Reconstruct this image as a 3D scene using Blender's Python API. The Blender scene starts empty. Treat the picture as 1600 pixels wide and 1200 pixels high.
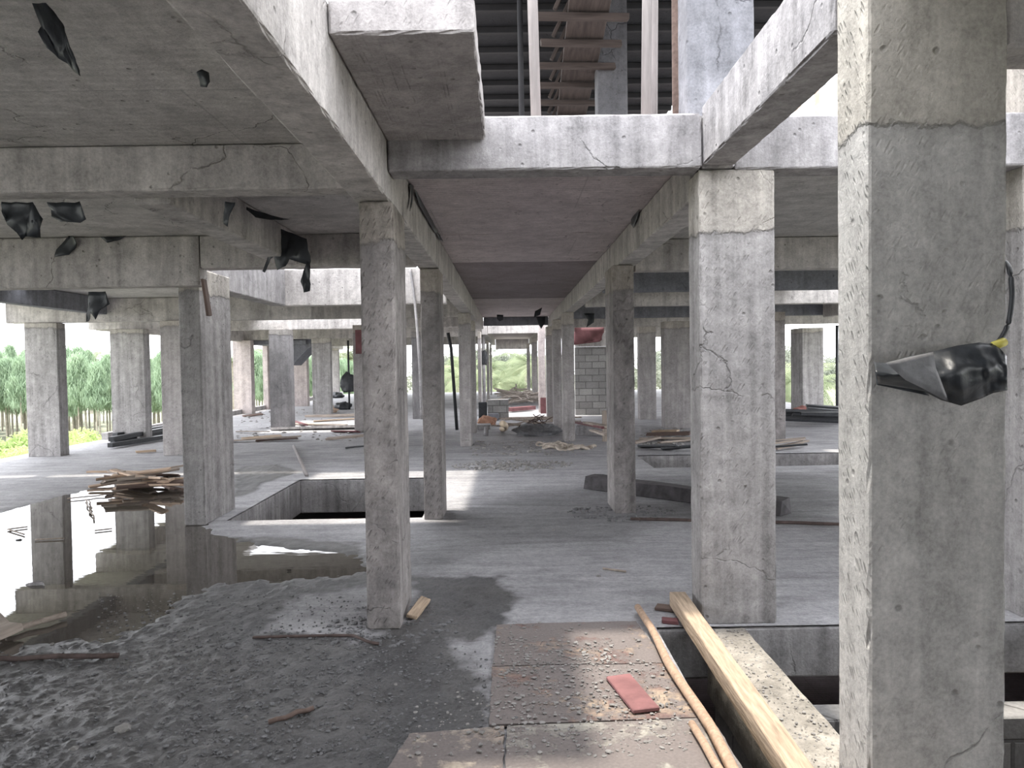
import bpy, bmesh, math, random
import numpy as np
from mathutils import Vector, Matrix, noise as mn
random.seed(7); np.random.seed(7)
S = bpy.context.scene; C = S.collection
PI = math.pi

# ---------------------------------------------------------------- camera
W, H, F = 1600., 1200., 1170.
CAM = Vector((0, 0, 1.6))
yaw, pitch, roll = 5.5/F, 33/F, 0.015
fwd = Vector((math.sin(yaw)*math.cos(pitch), math.cos(yaw)*math.cos(pitch), -math.sin(pitch)))
r0 = Vector((math.cos(yaw), -math.sin(yaw), 0)); u0 = r0.cross(fwd)
right = r0*math.cos(roll) - u0*math.sin(roll)
up = u0*math.cos(roll) + r0*math.sin(roll)
cd = bpy.data.cameras.new('camera'); cam = bpy.data.objects.new('camera', cd); C.objects.link(cam)
cd.sensor_width = 36; cd.lens = 36*F/W; cd.clip_start = .05; cd.clip_end = 1000
M = Matrix((right, up, -fwd)).transposed().to_4x4(); M.translation = CAM
cam.matrix_world = M; S.camera = cam

# ---------------------------------------------------------------- sky, sun, exposure
wd = bpy.data.worlds.new('sky'); S.world = wd; wd.use_nodes = True
bg = wd.node_tree.nodes['Background']
bg.inputs[0].default_value = (.93, .95, 1.0, 1); bg.inputs[1].default_value = 2.6
sd = bpy.data.lights.new('sun', 'SUN'); sd.energy = 2.7; sd.angle = math.radians(3.0); sd.color = (1, .93, .82)
sun = bpy.data.objects.new('sun', sd); C.objects.link(sun); sun.location = (-5, 5, 30)
sun.rotation_euler = Vector((.155, -.03, -1)).to_track_quat('-Z', 'Y').to_euler()
vs = S.view_settings; vs.view_transform = 'Standard'; vs.look = 'None'; vs.gamma = 1; vs.use_curve_mapping = False
vs.exposure = 1.08
S.cycles.max_bounces = 10; S.cycles.diffuse_bounces = 8; S.cycles.glossy_bounces = 3
S.cycles.sample_clamp_indirect = 6

# ---------------------------------------------------------------- helpers
def ray(px, py): return (fwd*F + right*(px-800) - up*(py-600))
def atz(px, py, z=0.):
    d = ray(px, py); return CAM + d*((z-CAM.z)/d.z)
def atD(px, py, D):
    d = ray(px, py); return CAM + d*(D/d.y)
def tag(o, label=None, cat=None, group=None, kind=None):
    if label: o['label'] = label
    if cat: o['category'] = cat
    if group: o['group'] = group
    if kind: o['kind'] = kind
    return o
def link(name, me, mat=None, parent=None, loc=None, smooth=False):
    o = bpy.data.objects.new(name, me); C.objects.link(o)
    if mat: me.materials.append(mat)
    if parent: o.parent = parent
    if loc is not None: o.location = loc
    if smooth:
        for p in me.polygons: p.use_smooth = True
    return o
def empty(name, loc, rz=0):
    o = bpy.data.objects.new(name, None); C.objects.link(o); o.location = loc; o.rotation_euler.z = rz
    o.empty_display_size = .1
    return o
def pyd(name, vs, fs):
    me = bpy.data.meshes.new(name); me.from_pydata(vs, [], fs); me.update(); return me
def bm_mesh(name, bm):
    me = bpy.data.meshes.new(name); bm.to_mesh(me); bm.free(); return me
def fbm(v, o=4): return mn.fractal(v, 1.0, 2.0, o)

def gridbox_mesh(name, sx, sy, sz, seg=.25, amp=.002, chip=.004, seed=0.):
    """concrete block, origin at base centre, worn edges and a slightly uneven skin"""
    nx, ny, nz = [max(1, min(90, round(s/seg))) for s in (sx, sy, sz)]
    ax = [np.linspace(-sx/2, sx/2, nx+1), np.linspace(-sy/2, sy/2, ny+1), np.linspace(0, sz, nz+1)]
    for k, s in enumerate((sx, sy, sz)):           # a thin row next to each edge keeps the arris crisp
        e = min(.012, s*.2); a = ax[k]
        ax[k] = np.unique(np.concatenate([[a[0], a[0]+e], a[1:-1], [a[-1]-e, a[-1]]]))
    n = [len(a) for a in ax]; idx = {}; vs = []; fs = []
    def vid(i, j, k):
        key = (i, j, k)
        if key not in idx:
            idx[key] = len(vs)
            p = [ax[0][i], ax[1][j], ax[2][k]]
            ex = [(i in (0, n[0]-1)), (j in (0, n[1]-1)), (k in (0, n[2]-1))]
            sg = [-1 if i == 0 else 1, -1 if j == 0 else 1, -1 if k == 0 else 1]
            q = Vector(p)*6 + Vector((seed, seed*2, seed*3))
            if sum(ex) >= 2:
                c = chip*(.5 + max(0, fbm(q*2.5, 3))*2.2)
                for m in range(3):
                    if ex[m]: p[m] -= sg[m]*c
            else:
                d = amp*fbm(q, 3)
                for m in range(3):
                    if ex[m]: p[m] += sg[m]*d
            vs.append(p)
        return idx[key]
    for k in (0, n[2]-1):
        for i in range(n[0]-1):
            for j in range(n[1]-1):
                f = [vid(i, j, k), vid(i+1, j, k), vid(i+1, j+1, k), vid(i, j+1, k)]
                fs.append(f if k else f[::-1])
    for j in (0, n[1]-1):
        for i in range(n[0]-1):
            for k in range(n[2]-1):
                f = [vid(i, j, k), vid(i+1, j, k), vid(i+1, j, k+1), vid(i, j, k+1)]
                fs.append(f[::-1] if j else f)
    for i in (0, n[0]-1):
        for j in range(n[1]-1):
            for k in range(n[2]-1):
                f = [vid(i, j, k), vid(i, j+1, k), vid(i, j+1, k+1), vid(i, j, k+1)]
                fs.append(f if i else f[::-1])
    return pyd(name, vs, fs)
_sd = [0.]
def block(name, x0, x1, y0, y1, z0, z1, mat, seg=.25, amp=.002, chip=.004, rz=0, parent=None):
    _sd[0] += 3.7
    me = gridbox_mesh(name, x1-x0, y1-y0, z1-z0, seg, amp, chip, _sd[0])
    o = link(name, me, mat, parent, ((x0+x1)/2, (y0+y1)/2, z0)); o.rotation_euler.z = rz
    return o
def bar_mesh(name, L, w, h, bev=.004, rough=0., seed=0):
    bm = bmesh.new()
    bmesh.ops.create_cube(bm, size=1, matrix=Matrix.Diagonal((w, L, h, 1)))
    n = max(1, int(L/.12)) if rough else 1
    if n > 1:
        bmesh.ops.subdivide_edges(bm, edges=[e for e in bm.edges if abs((e.verts[0].co-e.verts[1].co).y) > L*.5], cuts=min(n, 30), use_grid_fill=True)
    bmesh.ops.bevel(bm, geom=bm.edges[:], offset=min(bev, h*.3, w*.3), segments=1, affect='EDGES', clamp_overlap=True)
    if rough:
        for v in bm.verts:
            q = v.co*5 + Vector((seed, 0, seed))
            v.co.x += rough*fbm(q, 2); v.co.z += rough*fbm(q+Vector((9, 0, 0)), 2)
            if abs(v.co.y) > L*.45: v.co.y += rough*4*fbm(v.co*30+Vector((seed, 0, 0)), 2)
    return bm_mesh(name, bm)
def orient(o, p0, p1, rollang=0):
    p0 = Vector(p0); p1 = Vector(p1); d = p1-p0
    q = d.to_track_quat('Y', 'Z'); o.rotation_euler = (q.to_matrix() @ Matrix.Rotation(rollang, 3, 'Y')).to_euler()
    o.location = (p0+p1)/2
def plank(name, p0, p1, w, h, mat, rough=.003, rl=0, parent=None):
    L = (Vector(p1)-Vector(p0)).length; _sd[0] += 1.3
    o = link(name, bar_mesh(name, L, w, h, rough=rough, seed=_sd[0]), mat, parent); orient(o, p0, p1, rl); return o
def tube_mesh(name, pts, r, n=8, r2=None):
    pts = [Vector(p) for p in pts]; vs = []; fs = []; m = len(pts)
    for i, p in enumerate(pts):
        t = (pts[min(i+1, m-1)]-pts[max(i-1, 0)]).normalized()
        a = t.cross(Vector((0, 0, 1)) if abs(t.z) < .9 else Vector((1, 0, 0))).normalized(); b = t.cross(a)
        rr = r if r2 is None else r+(r2-r)*i/(m-1)
        for k in range(n):
            an = 2*PI*k/n; vs.append(p+a*math.cos(an)*rr+b*math.sin(an)*rr)
    for i in range(m-1):
        for k in range(n):
            fs.append([i*n+k, i*n+(k+1) % n, (i+1)*n+(k+1) % n, (i+1)*n+k])
    fs.append(list(range(n))[::-1]); fs.append([(m-1)*n+k for k in range(n)])
    return pyd(name, [tuple(v) for v in vs], fs)
def tube(name, pts, r, mat, n=8, parent=None, r2=None):
    o = link(name, tube_mesh(name, [Vector(p)-Vector(pts[0]) for p in pts], r, n, r2), mat, parent, Vector(pts[0]), smooth=True)
    return o

# ---------------------------------------------------------------- materials
def newmat(name):
    m = bpy.data.materials.new(name); m.use_nodes = True; nt = m.node_tree
    return m, nt, nt.nodes['Principled BSDF']
class NT:
    def __init__(s, nt): s.nt = nt
    def n(s, t, **kw):
        nd = s.nt.nodes.new(t)
        for k, v in kw.items(): setattr(nd, k, v)
        return nd
    def l(s, a, b): s.nt.links.new(a, b)
    def math(s, op, a, b=None, c=None, clamp=False):
        nd = s.n('ShaderNodeMath', operation=op, use_clamp=clamp)
        for i, v in enumerate((a, b, c)):
            if v is None: continue
            if isinstance(v, (int, float)): nd.inputs[i].default_value = v
            else: s.l(v, nd.inputs[i])
        return nd.outputs[0]
    def noise(s, vec, scale, detail=5, rough=.55, dist=0):
        nd = s.n('ShaderNodeTexNoise'); s.l(vec, nd.inputs['Vector'])
        nd.inputs['Scale'].default_value = scale; nd.inputs['Detail'].default_value = detail
        nd.inputs['Roughness'].default_value = rough; nd.inputs['Distortion'].default_value = dist
        return nd.outputs[0]
    def map(s, vec, loc=(0, 0, 0), rot=(0, 0, 0), sc=(1, 1, 1)):
        nd = s.n('ShaderNodeMapping'); s.l(vec, nd.inputs[0])
        nd.inputs[1].default_value = loc; nd.inputs[2].default_value = rot; nd.inputs[3].default_value = sc
        return nd.outputs[0]
    def rng(s, v, a, b, c, d, sm=False):
        nd = s.n('ShaderNodeMapRange', clamp=True)
        if sm: nd.interpolation_type = 'SMOOTHSTEP'
        s.l(v, nd.inputs[0])
        for i, x in enumerate((a, b, c, d)): nd.inputs[i+1].default_value = x
        return nd.outputs[0]
    def mix(s, f, a, b, mode='MIX'):
        nd = s.n('ShaderNodeMix', data_type='RGBA', blend_type=mode)
        if isinstance(f, (int, float)): nd.inputs[0].default_value = f
        else: s.l(f, nd.inputs[0])
        for i, v in ((6, a), (7, b)):
            if isinstance(v, (tuple, list)): nd.inputs[i].default_value = (*v[:3], 1)
            else: s.l(v, nd.inputs[i])
        return nd.outputs[2]
    def scale(s, col, v):
        nd = s.n('ShaderNodeVectorMath', operation='SCALE'); s.l(col, nd.inputs[0])
        if isinstance(v, (int, float)): nd.inputs[3].default_value = v
        else: s.l(v, nd.inputs[3])
        return nd.outputs[0]
    def objvec(s, rnd=True):
        tc = s.n('ShaderNodeTexCoord'); v = tc.outputs['Object']
        if not rnd: return v, tc
        oi = s.n('ShaderNodeObjectInfo'); r = s.math('MULTIPLY', oi.outputs['Random'], 40.)
        ad = s.n('ShaderNodeVectorMath', operation='ADD'); s.l(v, ad.inputs[0])
        cb = s.n('ShaderNodeCombineXYZ'); s.l(r, cb.inputs[0]); s.l(r, cb.inputs[1])
        s.l(cb.outputs[0], ad.inputs[1]); return ad.outputs[0], tc

def concrete(name, base, base2=None, var=.3, streak=.35, dash=0., dashf=None, joint=None, jcol=(1.16, 1.13, 1.04), stain=.0, boards=0., rough=.85, bump=.8):
    m, nt, P = newmat(name); g = NT(nt); v, tc = g.objvec()
    base2 = base2 or tuple(c*.82 for c in base)
    n1 = g.noise(v, 1.6, 8, .62, .4); n2 = g.noise(v, 7, 8, .6)
    n3 = g.noise(g.map(v, sc=(11, 11, .55)), 1.0, 5, .6, .3)
    n4 = g.noise(v, 70, 4, .7)
    col = g.mix(g.rng(n1, .35, .65, 0, 1), base, base2)
    f = g.math('ADD', g.rng(n2, .3, .7, -var*.55, var*.45), g.rng(n3, .3, .7, -streak*.5, streak*.4))
    n5 = g.noise(v, 24, 6, .7)
    f = g.math('ADD', f, g.rng(n4, .3, .7, -.16, .15)); f = g.math('ADD', f, g.rng(n5, .3, .7, -.16, .13))
    f = g.math('ADD', f, 1.)
    col = g.scale(col, f)
    # face coordinates: u along the wall, z up
    nz = g.n('ShaderNodeSeparateXYZ'); g.l(tc.outputs['Normal'], nz.inputs[0])
    sp = g.n('ShaderNodeSeparateXYZ'); g.l(v, sp.inputs[0])
    sp0 = g.n('ShaderNodeSeparateXYZ'); g.l(tc.outputs['Object'], sp0.inputs[0])
    isx = g.math('GREATER_THAN', g.math('ABSOLUTE', nz.outputs[0]), .6)
    mu = g.n('ShaderNodeMix', data_type='FLOAT'); g.l(isx, mu.inputs[0]); g.l(sp.outputs[0], mu.inputs[2]); g.l(sp.outputs[1], mu.inputs[3])
    cb = g.n('ShaderNodeCombineXYZ'); g.l(mu.outputs[0], cb.inputs[0]); g.l(sp0.outputs[2], cb.inputs[1]); g.l(isx, cb.inputs[2])
    uv = cb.outputs[0]
    h = g.math('ADD', g.math('MULTIPLY', n4, .35), g.math('MULTIPLY', n2, .8))
    h = g.math('ADD', h, g.math('MULTIPLY', n3, .5))
    # air holes
    vo = g.n('ShaderNodeTexVoronoi'); g.l(v, vo.inputs[0]); vo.inputs['Scale'].default_value = 9
    pit = g.rng(vo.outputs['Distance'], .05, .12, 1, 0)
    col = g.mix(g.math('MULTIPLY', pit, .55), col, tuple(c*.35 for c in base))
    h = g.math('SUBTRACT', h, g.math('MULTIPLY', pit, .8))
    if dash:
        vd = g.n('ShaderNodeTexVoronoi'); g.l(g.map(g.map(uv, rot=(0, 0, math.radians(-62))), sc=(13, 58, 1)), vd.inputs[0])
        vd.inputs['Scale'].default_value = 1.; vd.inputs['Randomness'].default_value = .55
        msk = g.rng(g.noise(v, 2.2, 3), .38, .55, .25, 1)
        d = g.math('MULTIPLY', g.rng(vd.outputs['Distance'], .16, .36, 1, 0), msk)
        rw = g.math('FRACT', g.math('ADD', g.math('MULTIPLY', sp0.outputs[2], 13.), g.rng(n2, 0, 1, -.4, .4)))
        d = g.math('MULTIPLY', d, g.rng(rw, .35, .5, .15, 1))
        if dashf is not None: d = g.math('MULTIPLY', d, g.rng(isx, 0, 1, dashf, 1))
        col = g.mix(g.math('MULTIPLY', d, .42*dash), col, tuple(c*.5 for c in base))
        h = g.math('SUBTRACT', h, g.math('MULTIPLY', d, 1.1*dash))
    vc = g.n('ShaderNodeTexVoronoi', feature='DISTANCE_TO_EDGE'); vc.inputs['Scale'].default_value = 1.0
    wv = g.n('ShaderNodeTexNoise'); g.l(v, wv.inputs[0]); wv.inputs['Scale'].default_value = 2.5; wv.inputs['Detail'].default_value = 6
    va = g.n('ShaderNodeVectorMath', operation='ADD'); vm = g.n('ShaderNodeVectorMath', operation='SCALE'); vm.inputs[3].default_value = .5
    g.l(wv.outputs[1], vm.inputs[0]); g.l(v, va.inputs[0]); g.l(vm.outputs[0], va.inputs[1]); g.l(va.outputs[0], vc.inputs[0])
    ck = g.math('MULTIPLY', g.rng(vc.outputs[0], .0, .008, 1, 0), g.rng(n1, .5, .58, 0, 1))
    col = g.mix(g.math('MULTIPLY', ck, .32), col, tuple(c*.3 for c in base)); h = g.math('SUBTRACT', h, ck)
    if boards:
        w = g.n('ShaderNodeTexWave', wave_type='BANDS', bands_direction='Y'); g.l(g.map(v, sc=(.25, 1, 1)), w.inputs[0])
        w.inputs['Scale'].default_value = 5; w.inputs['Distortion'].default_value = 1.6; w.inputs['Detail'].default_value = 4
        col = g.scale(col, g.rng(w.outputs[1], 0, 1, 1-boards*.35, 1+boards*.1))
        sh = g.n('ShaderNodeTexBrick'); g.l(v, sh.inputs[0]); sh.inputs['Scale'].default_value = 1
        sh.inputs['Brick Width'].default_value = 2.44; sh.inputs['Row Height'].default_value = 1.22; sh.inputs['Mortar Size'].default_value = .006
        sh.inputs['Mortar Smooth'].default_value = .3
        col = g.mix(g.math('MULTIPLY', sh.outputs['Fac'], .45), col, tuple(c*.5 for c in base))
    if stain:
        st = g.rng(g.noise(g.map(v, sc=(1.6, 1.6, .45)), 1.7, 6, .6, .8), .5, .68, 0, 1)
        st = g.math('MULTIPLY', st, g.rng(n2, .35, .6, .35, 1))
        col = g.mix(g.math('MULTIPLY', st, stain), col, tuple(c*.22 for c in base))
    if joint:
        wob = g.math('ADD', sp0.outputs[2], g.rng(g.noise(v, 4, 6, .65), 0, 1, -.09, .09))
        ab = g.rng(wob, joint-.008, joint+.008, 0, 1)
        col = g.mix(ab, col, g.mix(1., col, jcol, 'MULTIPLY'))
        ln = g.math('MULTIPLY', g.rng(wob, joint-.05, joint, 0, 1), g.rng(wob, joint, joint+.02, 1, 0))
        col = g.mix(g.math('MULTIPLY', ln, .5), col, tuple(c*.4 for c in base))
        h = g.math('ADD', h, g.math('MULTIPLY', ab, .9))
    g.l(col, P.inputs['Base Color']); P.inputs['Roughness'].default_value = rough
    P.inputs['Specular IOR Level'].default_value = .25
    b = g.n('ShaderNodeBump'); b.inputs['Strength'].default_value = bump; b.inputs['Distance'].default_value = .012
    g.l(h, b.inputs['Height']); g.l(b.outputs[0], P.inputs['Normal'])
    return m

def simple(name, col, rough=.7, var=.25, sc=8., bump=.2, metal=0, stretch=(1, 1, 1), spec=.3, two=None):
    m, nt, P = newmat(name); g = NT(nt); v, tc = g.objvec()
    n = g.noise(g.map(v, sc=stretch), sc, 6, .6, .3)
    c = g.mix(g.rng(n, .3, .7, 0, 1), tuple(x*(1-var) for x in col), two or tuple(min(1, x*(1+var)) for x in col))
    g.l(c, P.inputs['Base Color']); P.inputs['Roughness'].default_value = rough; P.inputs['Metallic'].default_value = metal
    P.inputs['Specular IOR Level'].default_value = spec
    if bump:
        b = g.n('ShaderNodeBump'); b.inputs['Strength'].default_value = bump; b.inputs['Distance'].default_value = .01
        g.l(n, b.inputs['Height']); g.l(b.outputs[0], P.inputs['Normal'])
    return m

def leafmat(name, c1, c2, trans=.35):
    m, nt, P = newmat(name); g = NT(nt); v, tc = g.objvec(); oi = g.n('ShaderNodeObjectInfo')
    n = g.noise(v, 1.3, 4)
    f = g.math('ADD', g.math('MULTIPLY', oi.outputs['Random'], .5), g.rng(n, .3, .7, 0, .6), clamp=True)
    c = g.mix(f, c1, c2); g.l(c, P.inputs['Base Color']); P.inputs['Roughness'].default_value = .7
    P.inputs['Specular IOR Level'].default_value = .15
    tr = g.n('ShaderNodeBsdfTranslucent'); g.l(c, tr.inputs[0]); mx = g.n('ShaderNodeMixShader'); mx.inputs[0].default_value = trans
    out = nt.nodes['Material Output']; g.l(P.outputs[0], mx.inputs[1]); g.l(tr.outputs[0], mx.inputs[2]); g.l(mx.outputs[0], out.inputs[0])
    return m

MC = dict(
    col=concrete('column_concrete', (.42, .395, .385), (.33, .31, .305), joint=2.36, dash=.4, stain=.4),
    colA=concrete('streaked_column_concrete', (.37, .355, .35), (.30, .288, .286), joint=2.36, dash=.5, stain=.3, streak=.6, var=.4),
    colB=concrete('stained_column_concrete', (.34, .315, .305), (.225, .21, .207), joint=2.33, dash=1., stain=.85, var=.5),
    colC=concrete('plastered_column_concrete', (.475, .46, .44), (.41, .40, .38), joint=2.34, jcol=(.93, .90, .84), dash=1., dashf=.2, streak=.35, stain=.25, var=.3),
    colD=concrete('dark_column_concrete', (.27, .26, .265), (.19, .185, .19), joint=2.4, dash=.2, stain=.5),
    colU=concrete('bluish_column_concrete', (.23, .232, .25), (.165, .168, .185), dash=.1, stain=.5, var=.5),
    colP=concrete('pinkish_column_concrete', (.50, .44, .42), (.43, .38, .37), dash=.1),
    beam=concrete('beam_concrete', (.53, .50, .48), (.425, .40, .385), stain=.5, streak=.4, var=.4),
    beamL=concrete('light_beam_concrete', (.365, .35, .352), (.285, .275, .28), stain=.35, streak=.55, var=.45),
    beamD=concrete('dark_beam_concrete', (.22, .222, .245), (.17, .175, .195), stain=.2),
    slab=concrete('soffit_concrete', (.57, .545, .525), (.48, .46, .44), boards=.2, streak=0, stain=.4, var=.35),
    slabP=concrete('purplish_soffit_concrete', (.60, .53, .52), (.51, .45, .445), boards=.3, streak=0, stain=.3, var=.3),
    slabD=concrete('dark_soffit_concrete', (.31, .265, .27), (.24, .205, .21), boards=.5, streak=0, var=.2),
    pit=concrete('pit_wall_concrete', (.36, .35, .355), (.27, .265, .27), streak=.6, stain=.5),
    ledge=concrete('ledge_concrete', (.36, .335, .295), (.27, .25, .22), stain=.5, streak=0, var=.6),
    wood=simple('pale_sawn_timber', (.41, .315, .23), .75, .35, 7, .5, stretch=(9, .8, 9)),
    woodG=simple('weathered_grey_timber', (.33, .28, .24), .85, .35, 3, .4, stretch=(9, .8, 9)),
    woodR=simple('red_painted_plywood', (.17, .075, .08), .7, .25, 6, .3),
    woodB=simple('brown_timber', (.14, .10, .085), .8, .3, 3, .3, stretch=(9, .8, 9)),
    pole=simple('grey_prop_timber', (.27, .25, .245), .8, .25, 4, .3, stretch=(5, 5, .6)),
    black=simple('black_steel', (.028, .03, .034), .5, .3, 20, .2, spec=.5),
    plastic=simple('black_plastic_sheet', (.030, .034, .040), .42, .35, 9, .35, spec=.5),
    rust=simple('rusty_steel', (.085, .062, .056), .8, .4, 12, .4),
    rubble=simple('rubble_stone', (.26, .25, .24), .9, .35, 14, .5),
    mudstone=simple('muddy_stone', (.15, .15, .155), .6, .35, 14, .5),
    cmu=None, )

# ---------------------------------------------------------------- floor slab with pits, mud and puddle bed
P1 = (-2.95, -.62+.0-.3, 7.75, 10.5)       # pit on the left
P2 = (.86, 3.3, -1.0, 4.43)               # pit at the foreground right
P3 = (2.15, 6.4, 11.1, 12.6)              # pit on the right, further back
HOLES = [P1, P2, P3]
FX0, FX1, FY0, FY1 = -9.2, 10.2, -12., 41.5
def lines(segs, snaps):
    a = np.unique(np.concatenate(segs)); out = list(snaps)
    for v in a:
        sp = .011
        if all(abs(v-s) > sp for s in snaps): out.append(v)
    return np.array(sorted(out))
xs = lines([np.linspace(FX0, -4.7, 40), np.arange(-4.7, 1.3, .026), np.linspace(1.3, FX1, 50)], sorted({h[0] for h in HOLES} | {h[1] for h in HOLES}))
yy = [2.3]
while yy[-1] < 12.7: yy.append(yy[-1]*1.0068)
ys = lines([np.linspace(FY0, 2.3, 14)[:-1], np.array(yy), np.linspace(12.9, FY1, 90)], sorted({h[2] for h in HOLES} | {h[3] for h in HOLES}))
def polyw(pts): return np.array([[atz(x, y).x, atz(x, y).y] for x, y in pts])
def sdf(px, py, poly):
    d = np.full(px.shape, 1e9); ins = np.zeros(px.shape, bool); n = len(poly)
    for i in range(n):
        a = poly[i]; b = poly[(i+1) % n]; e = b-a
        t = np.clip(((px-a[0])*e[0]+(py-a[1])*e[1])/(e@e+1e-12), 0, 1)
        d = np.minimum(d, np.hypot(px-a[0]-t*e[0], py-a[1]-t*e[1]))
        c = ((a[1] <= py) & (b[1] > py)) | ((b[1] <= py) & (a[1] > py))
        xi = a[0]+(py-a[1])/(e[1]+1e-12)*e[0]
        ins ^= c & (px < xi)
    return np.where(ins, -d, d)
def sstep(v, a, b):
    t = np.clip((v-a)/(b-a), 0, 1); return t*t*(3-2*t)
PUD = polyw([(-420, 990), (-260, 860), (-60, 818), (60, 788), (115, 772), (170, 757), (250, 748), (292, 756), (300, 800), (330, 832), (395, 852), (560, 868), (576, 893), (470, 905), (330, 912), (290, 935), (235, 968), (170, 1000), (60, 1003), (-80, 1060), (-300, 1100)])
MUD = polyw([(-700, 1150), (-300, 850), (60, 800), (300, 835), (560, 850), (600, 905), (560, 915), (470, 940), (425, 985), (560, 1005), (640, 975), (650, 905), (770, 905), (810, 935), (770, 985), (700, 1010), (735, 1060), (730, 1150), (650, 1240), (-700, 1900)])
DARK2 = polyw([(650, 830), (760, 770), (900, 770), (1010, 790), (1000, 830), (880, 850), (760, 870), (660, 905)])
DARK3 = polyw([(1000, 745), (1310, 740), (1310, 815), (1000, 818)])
WET2 = polyw([(375, 730), (440, 725), (450, 740), (400, 765), (370, 775)])
nx, ny = len(xs), len(ys)
GX, GY = np.meshgrid(xs, ys, indexing='ij')
nz1 = np.empty(GX.shape); nz2 = np.empty(GX.shape); nz3 = np.zeros(GX.shape)
for i in range(nx):
    for j in range(ny):
        x, y = GX[i, j], GY[i, j]
        nz1[i, j] = mn.noise((x*1.7, y*1.7, 3)) + .5*mn.noise((x*4.3, y*4.3, 8))
        nz2[i, j] = fbm(Vector((x*9, y*9, 1)), 3)
        if 2 < y < 6.2 and -4.8 < x < 1.2: nz3[i, j] = mn.noise((x*34, y*30, 5)) + .6*mn.noise((x*70, y*60, 2))
dP = sdf(GX, GY, PUD) + nz1*.10 + nz2*.05
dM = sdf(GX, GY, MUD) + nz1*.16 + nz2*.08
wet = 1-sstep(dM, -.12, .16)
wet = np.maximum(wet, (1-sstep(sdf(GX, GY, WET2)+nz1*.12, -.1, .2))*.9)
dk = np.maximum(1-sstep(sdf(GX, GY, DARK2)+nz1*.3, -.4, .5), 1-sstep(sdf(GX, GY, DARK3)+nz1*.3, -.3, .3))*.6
inP = 1-sstep(dP, -.10, .10)
gr = np.clip(nz3+.1, 0, 1)
GZ = .006 + .004*nz1*.6 + .0025*nz2 + wet*(.010*np.clip(nz2+.15, 0, 2) + .014*gr) - inP*(.026 + .004*wet) 
GZ = np.minimum(GZ, .045)
vid = -np.ones(GX.shape, int); V = []; FS = []
def inhole(x, y): return any(h[0] < x < h[1] and h[2] < y < h[3] for h in HOLES)
att_w = []; att_d = []
def vget(i, j):
    if vid[i, j] < 0:
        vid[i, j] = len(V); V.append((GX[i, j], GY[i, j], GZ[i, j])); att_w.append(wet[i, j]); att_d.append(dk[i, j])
    return vid[i, j]
for i in range(nx-1):
    for j in range(ny-1):
        if inhole((xs[i]+xs[i+1])/2, (ys[j]+ys[j+1])/2): continue
        FS.append((vget(i, j), vget(i+1, j), vget(i+1, j+1), vget(i, j+1)))
me = pyd('floor', V, FS)
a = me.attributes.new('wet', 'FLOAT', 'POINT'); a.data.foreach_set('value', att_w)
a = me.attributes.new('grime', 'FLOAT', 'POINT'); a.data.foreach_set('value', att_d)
def floor_mat():
    m, nt, P = newmat('muddy_concrete_floor'); g = NT(nt)
    tc = g.n('ShaderNodeTexCoord'); v = tc.outputs['Object']
    aw = g.n('ShaderNodeAttribute', attribute_name='wet').outputs['Fac']; ad = g.n('ShaderNodeAttribute', attribute_name='grime').outputs['Fac']
    n1 = g.noise(v, .9, 8, .6, .5); n2 = g.noise(v, 6, 8, .65); n3 = g.noise(g.map(v, sc=(.8, 5, 1)), 1.2, 7, .65, .7); n4 = g.noise(v, 60, 5, .7)
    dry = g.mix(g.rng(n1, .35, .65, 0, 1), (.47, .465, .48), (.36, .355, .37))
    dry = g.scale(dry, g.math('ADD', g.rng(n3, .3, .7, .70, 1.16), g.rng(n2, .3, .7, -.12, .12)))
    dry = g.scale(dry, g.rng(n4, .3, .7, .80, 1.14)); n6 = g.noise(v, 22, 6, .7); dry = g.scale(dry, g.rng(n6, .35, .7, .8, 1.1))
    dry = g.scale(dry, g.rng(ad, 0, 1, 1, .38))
    mud = g.mix(g.rng(n1, .35, .65, 0, 1), (.078, .078, .082), (.112, .108, .106))
    mud = g.scale(mud, g.math('ADD', g.rng(n2, .3, .7, .75, 1.25), g.rng(n4, .3, .75, -.25, .5)))
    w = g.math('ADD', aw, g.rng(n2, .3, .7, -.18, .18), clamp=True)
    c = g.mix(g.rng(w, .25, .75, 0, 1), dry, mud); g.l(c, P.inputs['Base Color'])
    sp = g.n('ShaderNodeSeparateXYZ'); g.l(v, sp.inputs[0])
    lf = g.rng(sp.outputs[0], -1.2, .2, 0, 1)        # the mud dries out away from the puddle
    wr = g.math('ADD', g.rng(n2, .3, .7, .22, .5), g.math('MULTIPLY', lf, .4))
    mr = g.n('ShaderNodeMix', data_type='FLOAT'); g.l(w, mr.inputs[0]); mr.inputs[2].default_value = .8; g.l(wr, mr.inputs[3])
    g.l(mr.outputs[0], P.inputs['Roughness']); P.inputs['Specular IOR Level'].default_value = .4
    b = g.n('ShaderNodeBump'); b.inputs['Strength'].default_value = .6; b.inputs['Distance'].default_value = .02
    g.l(g.math('ADD', n4, g.math('MULTIPLY', n2, 1.2)), b.inputs['Height']); g.l(b.outputs[0], P.inputs['Normal'])
    return m
fl = link('floor', me, floor_mat(), smooth=True); tag(fl, 'grey concrete slab floor with mud, pits and a puddle', kind='structure')

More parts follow.
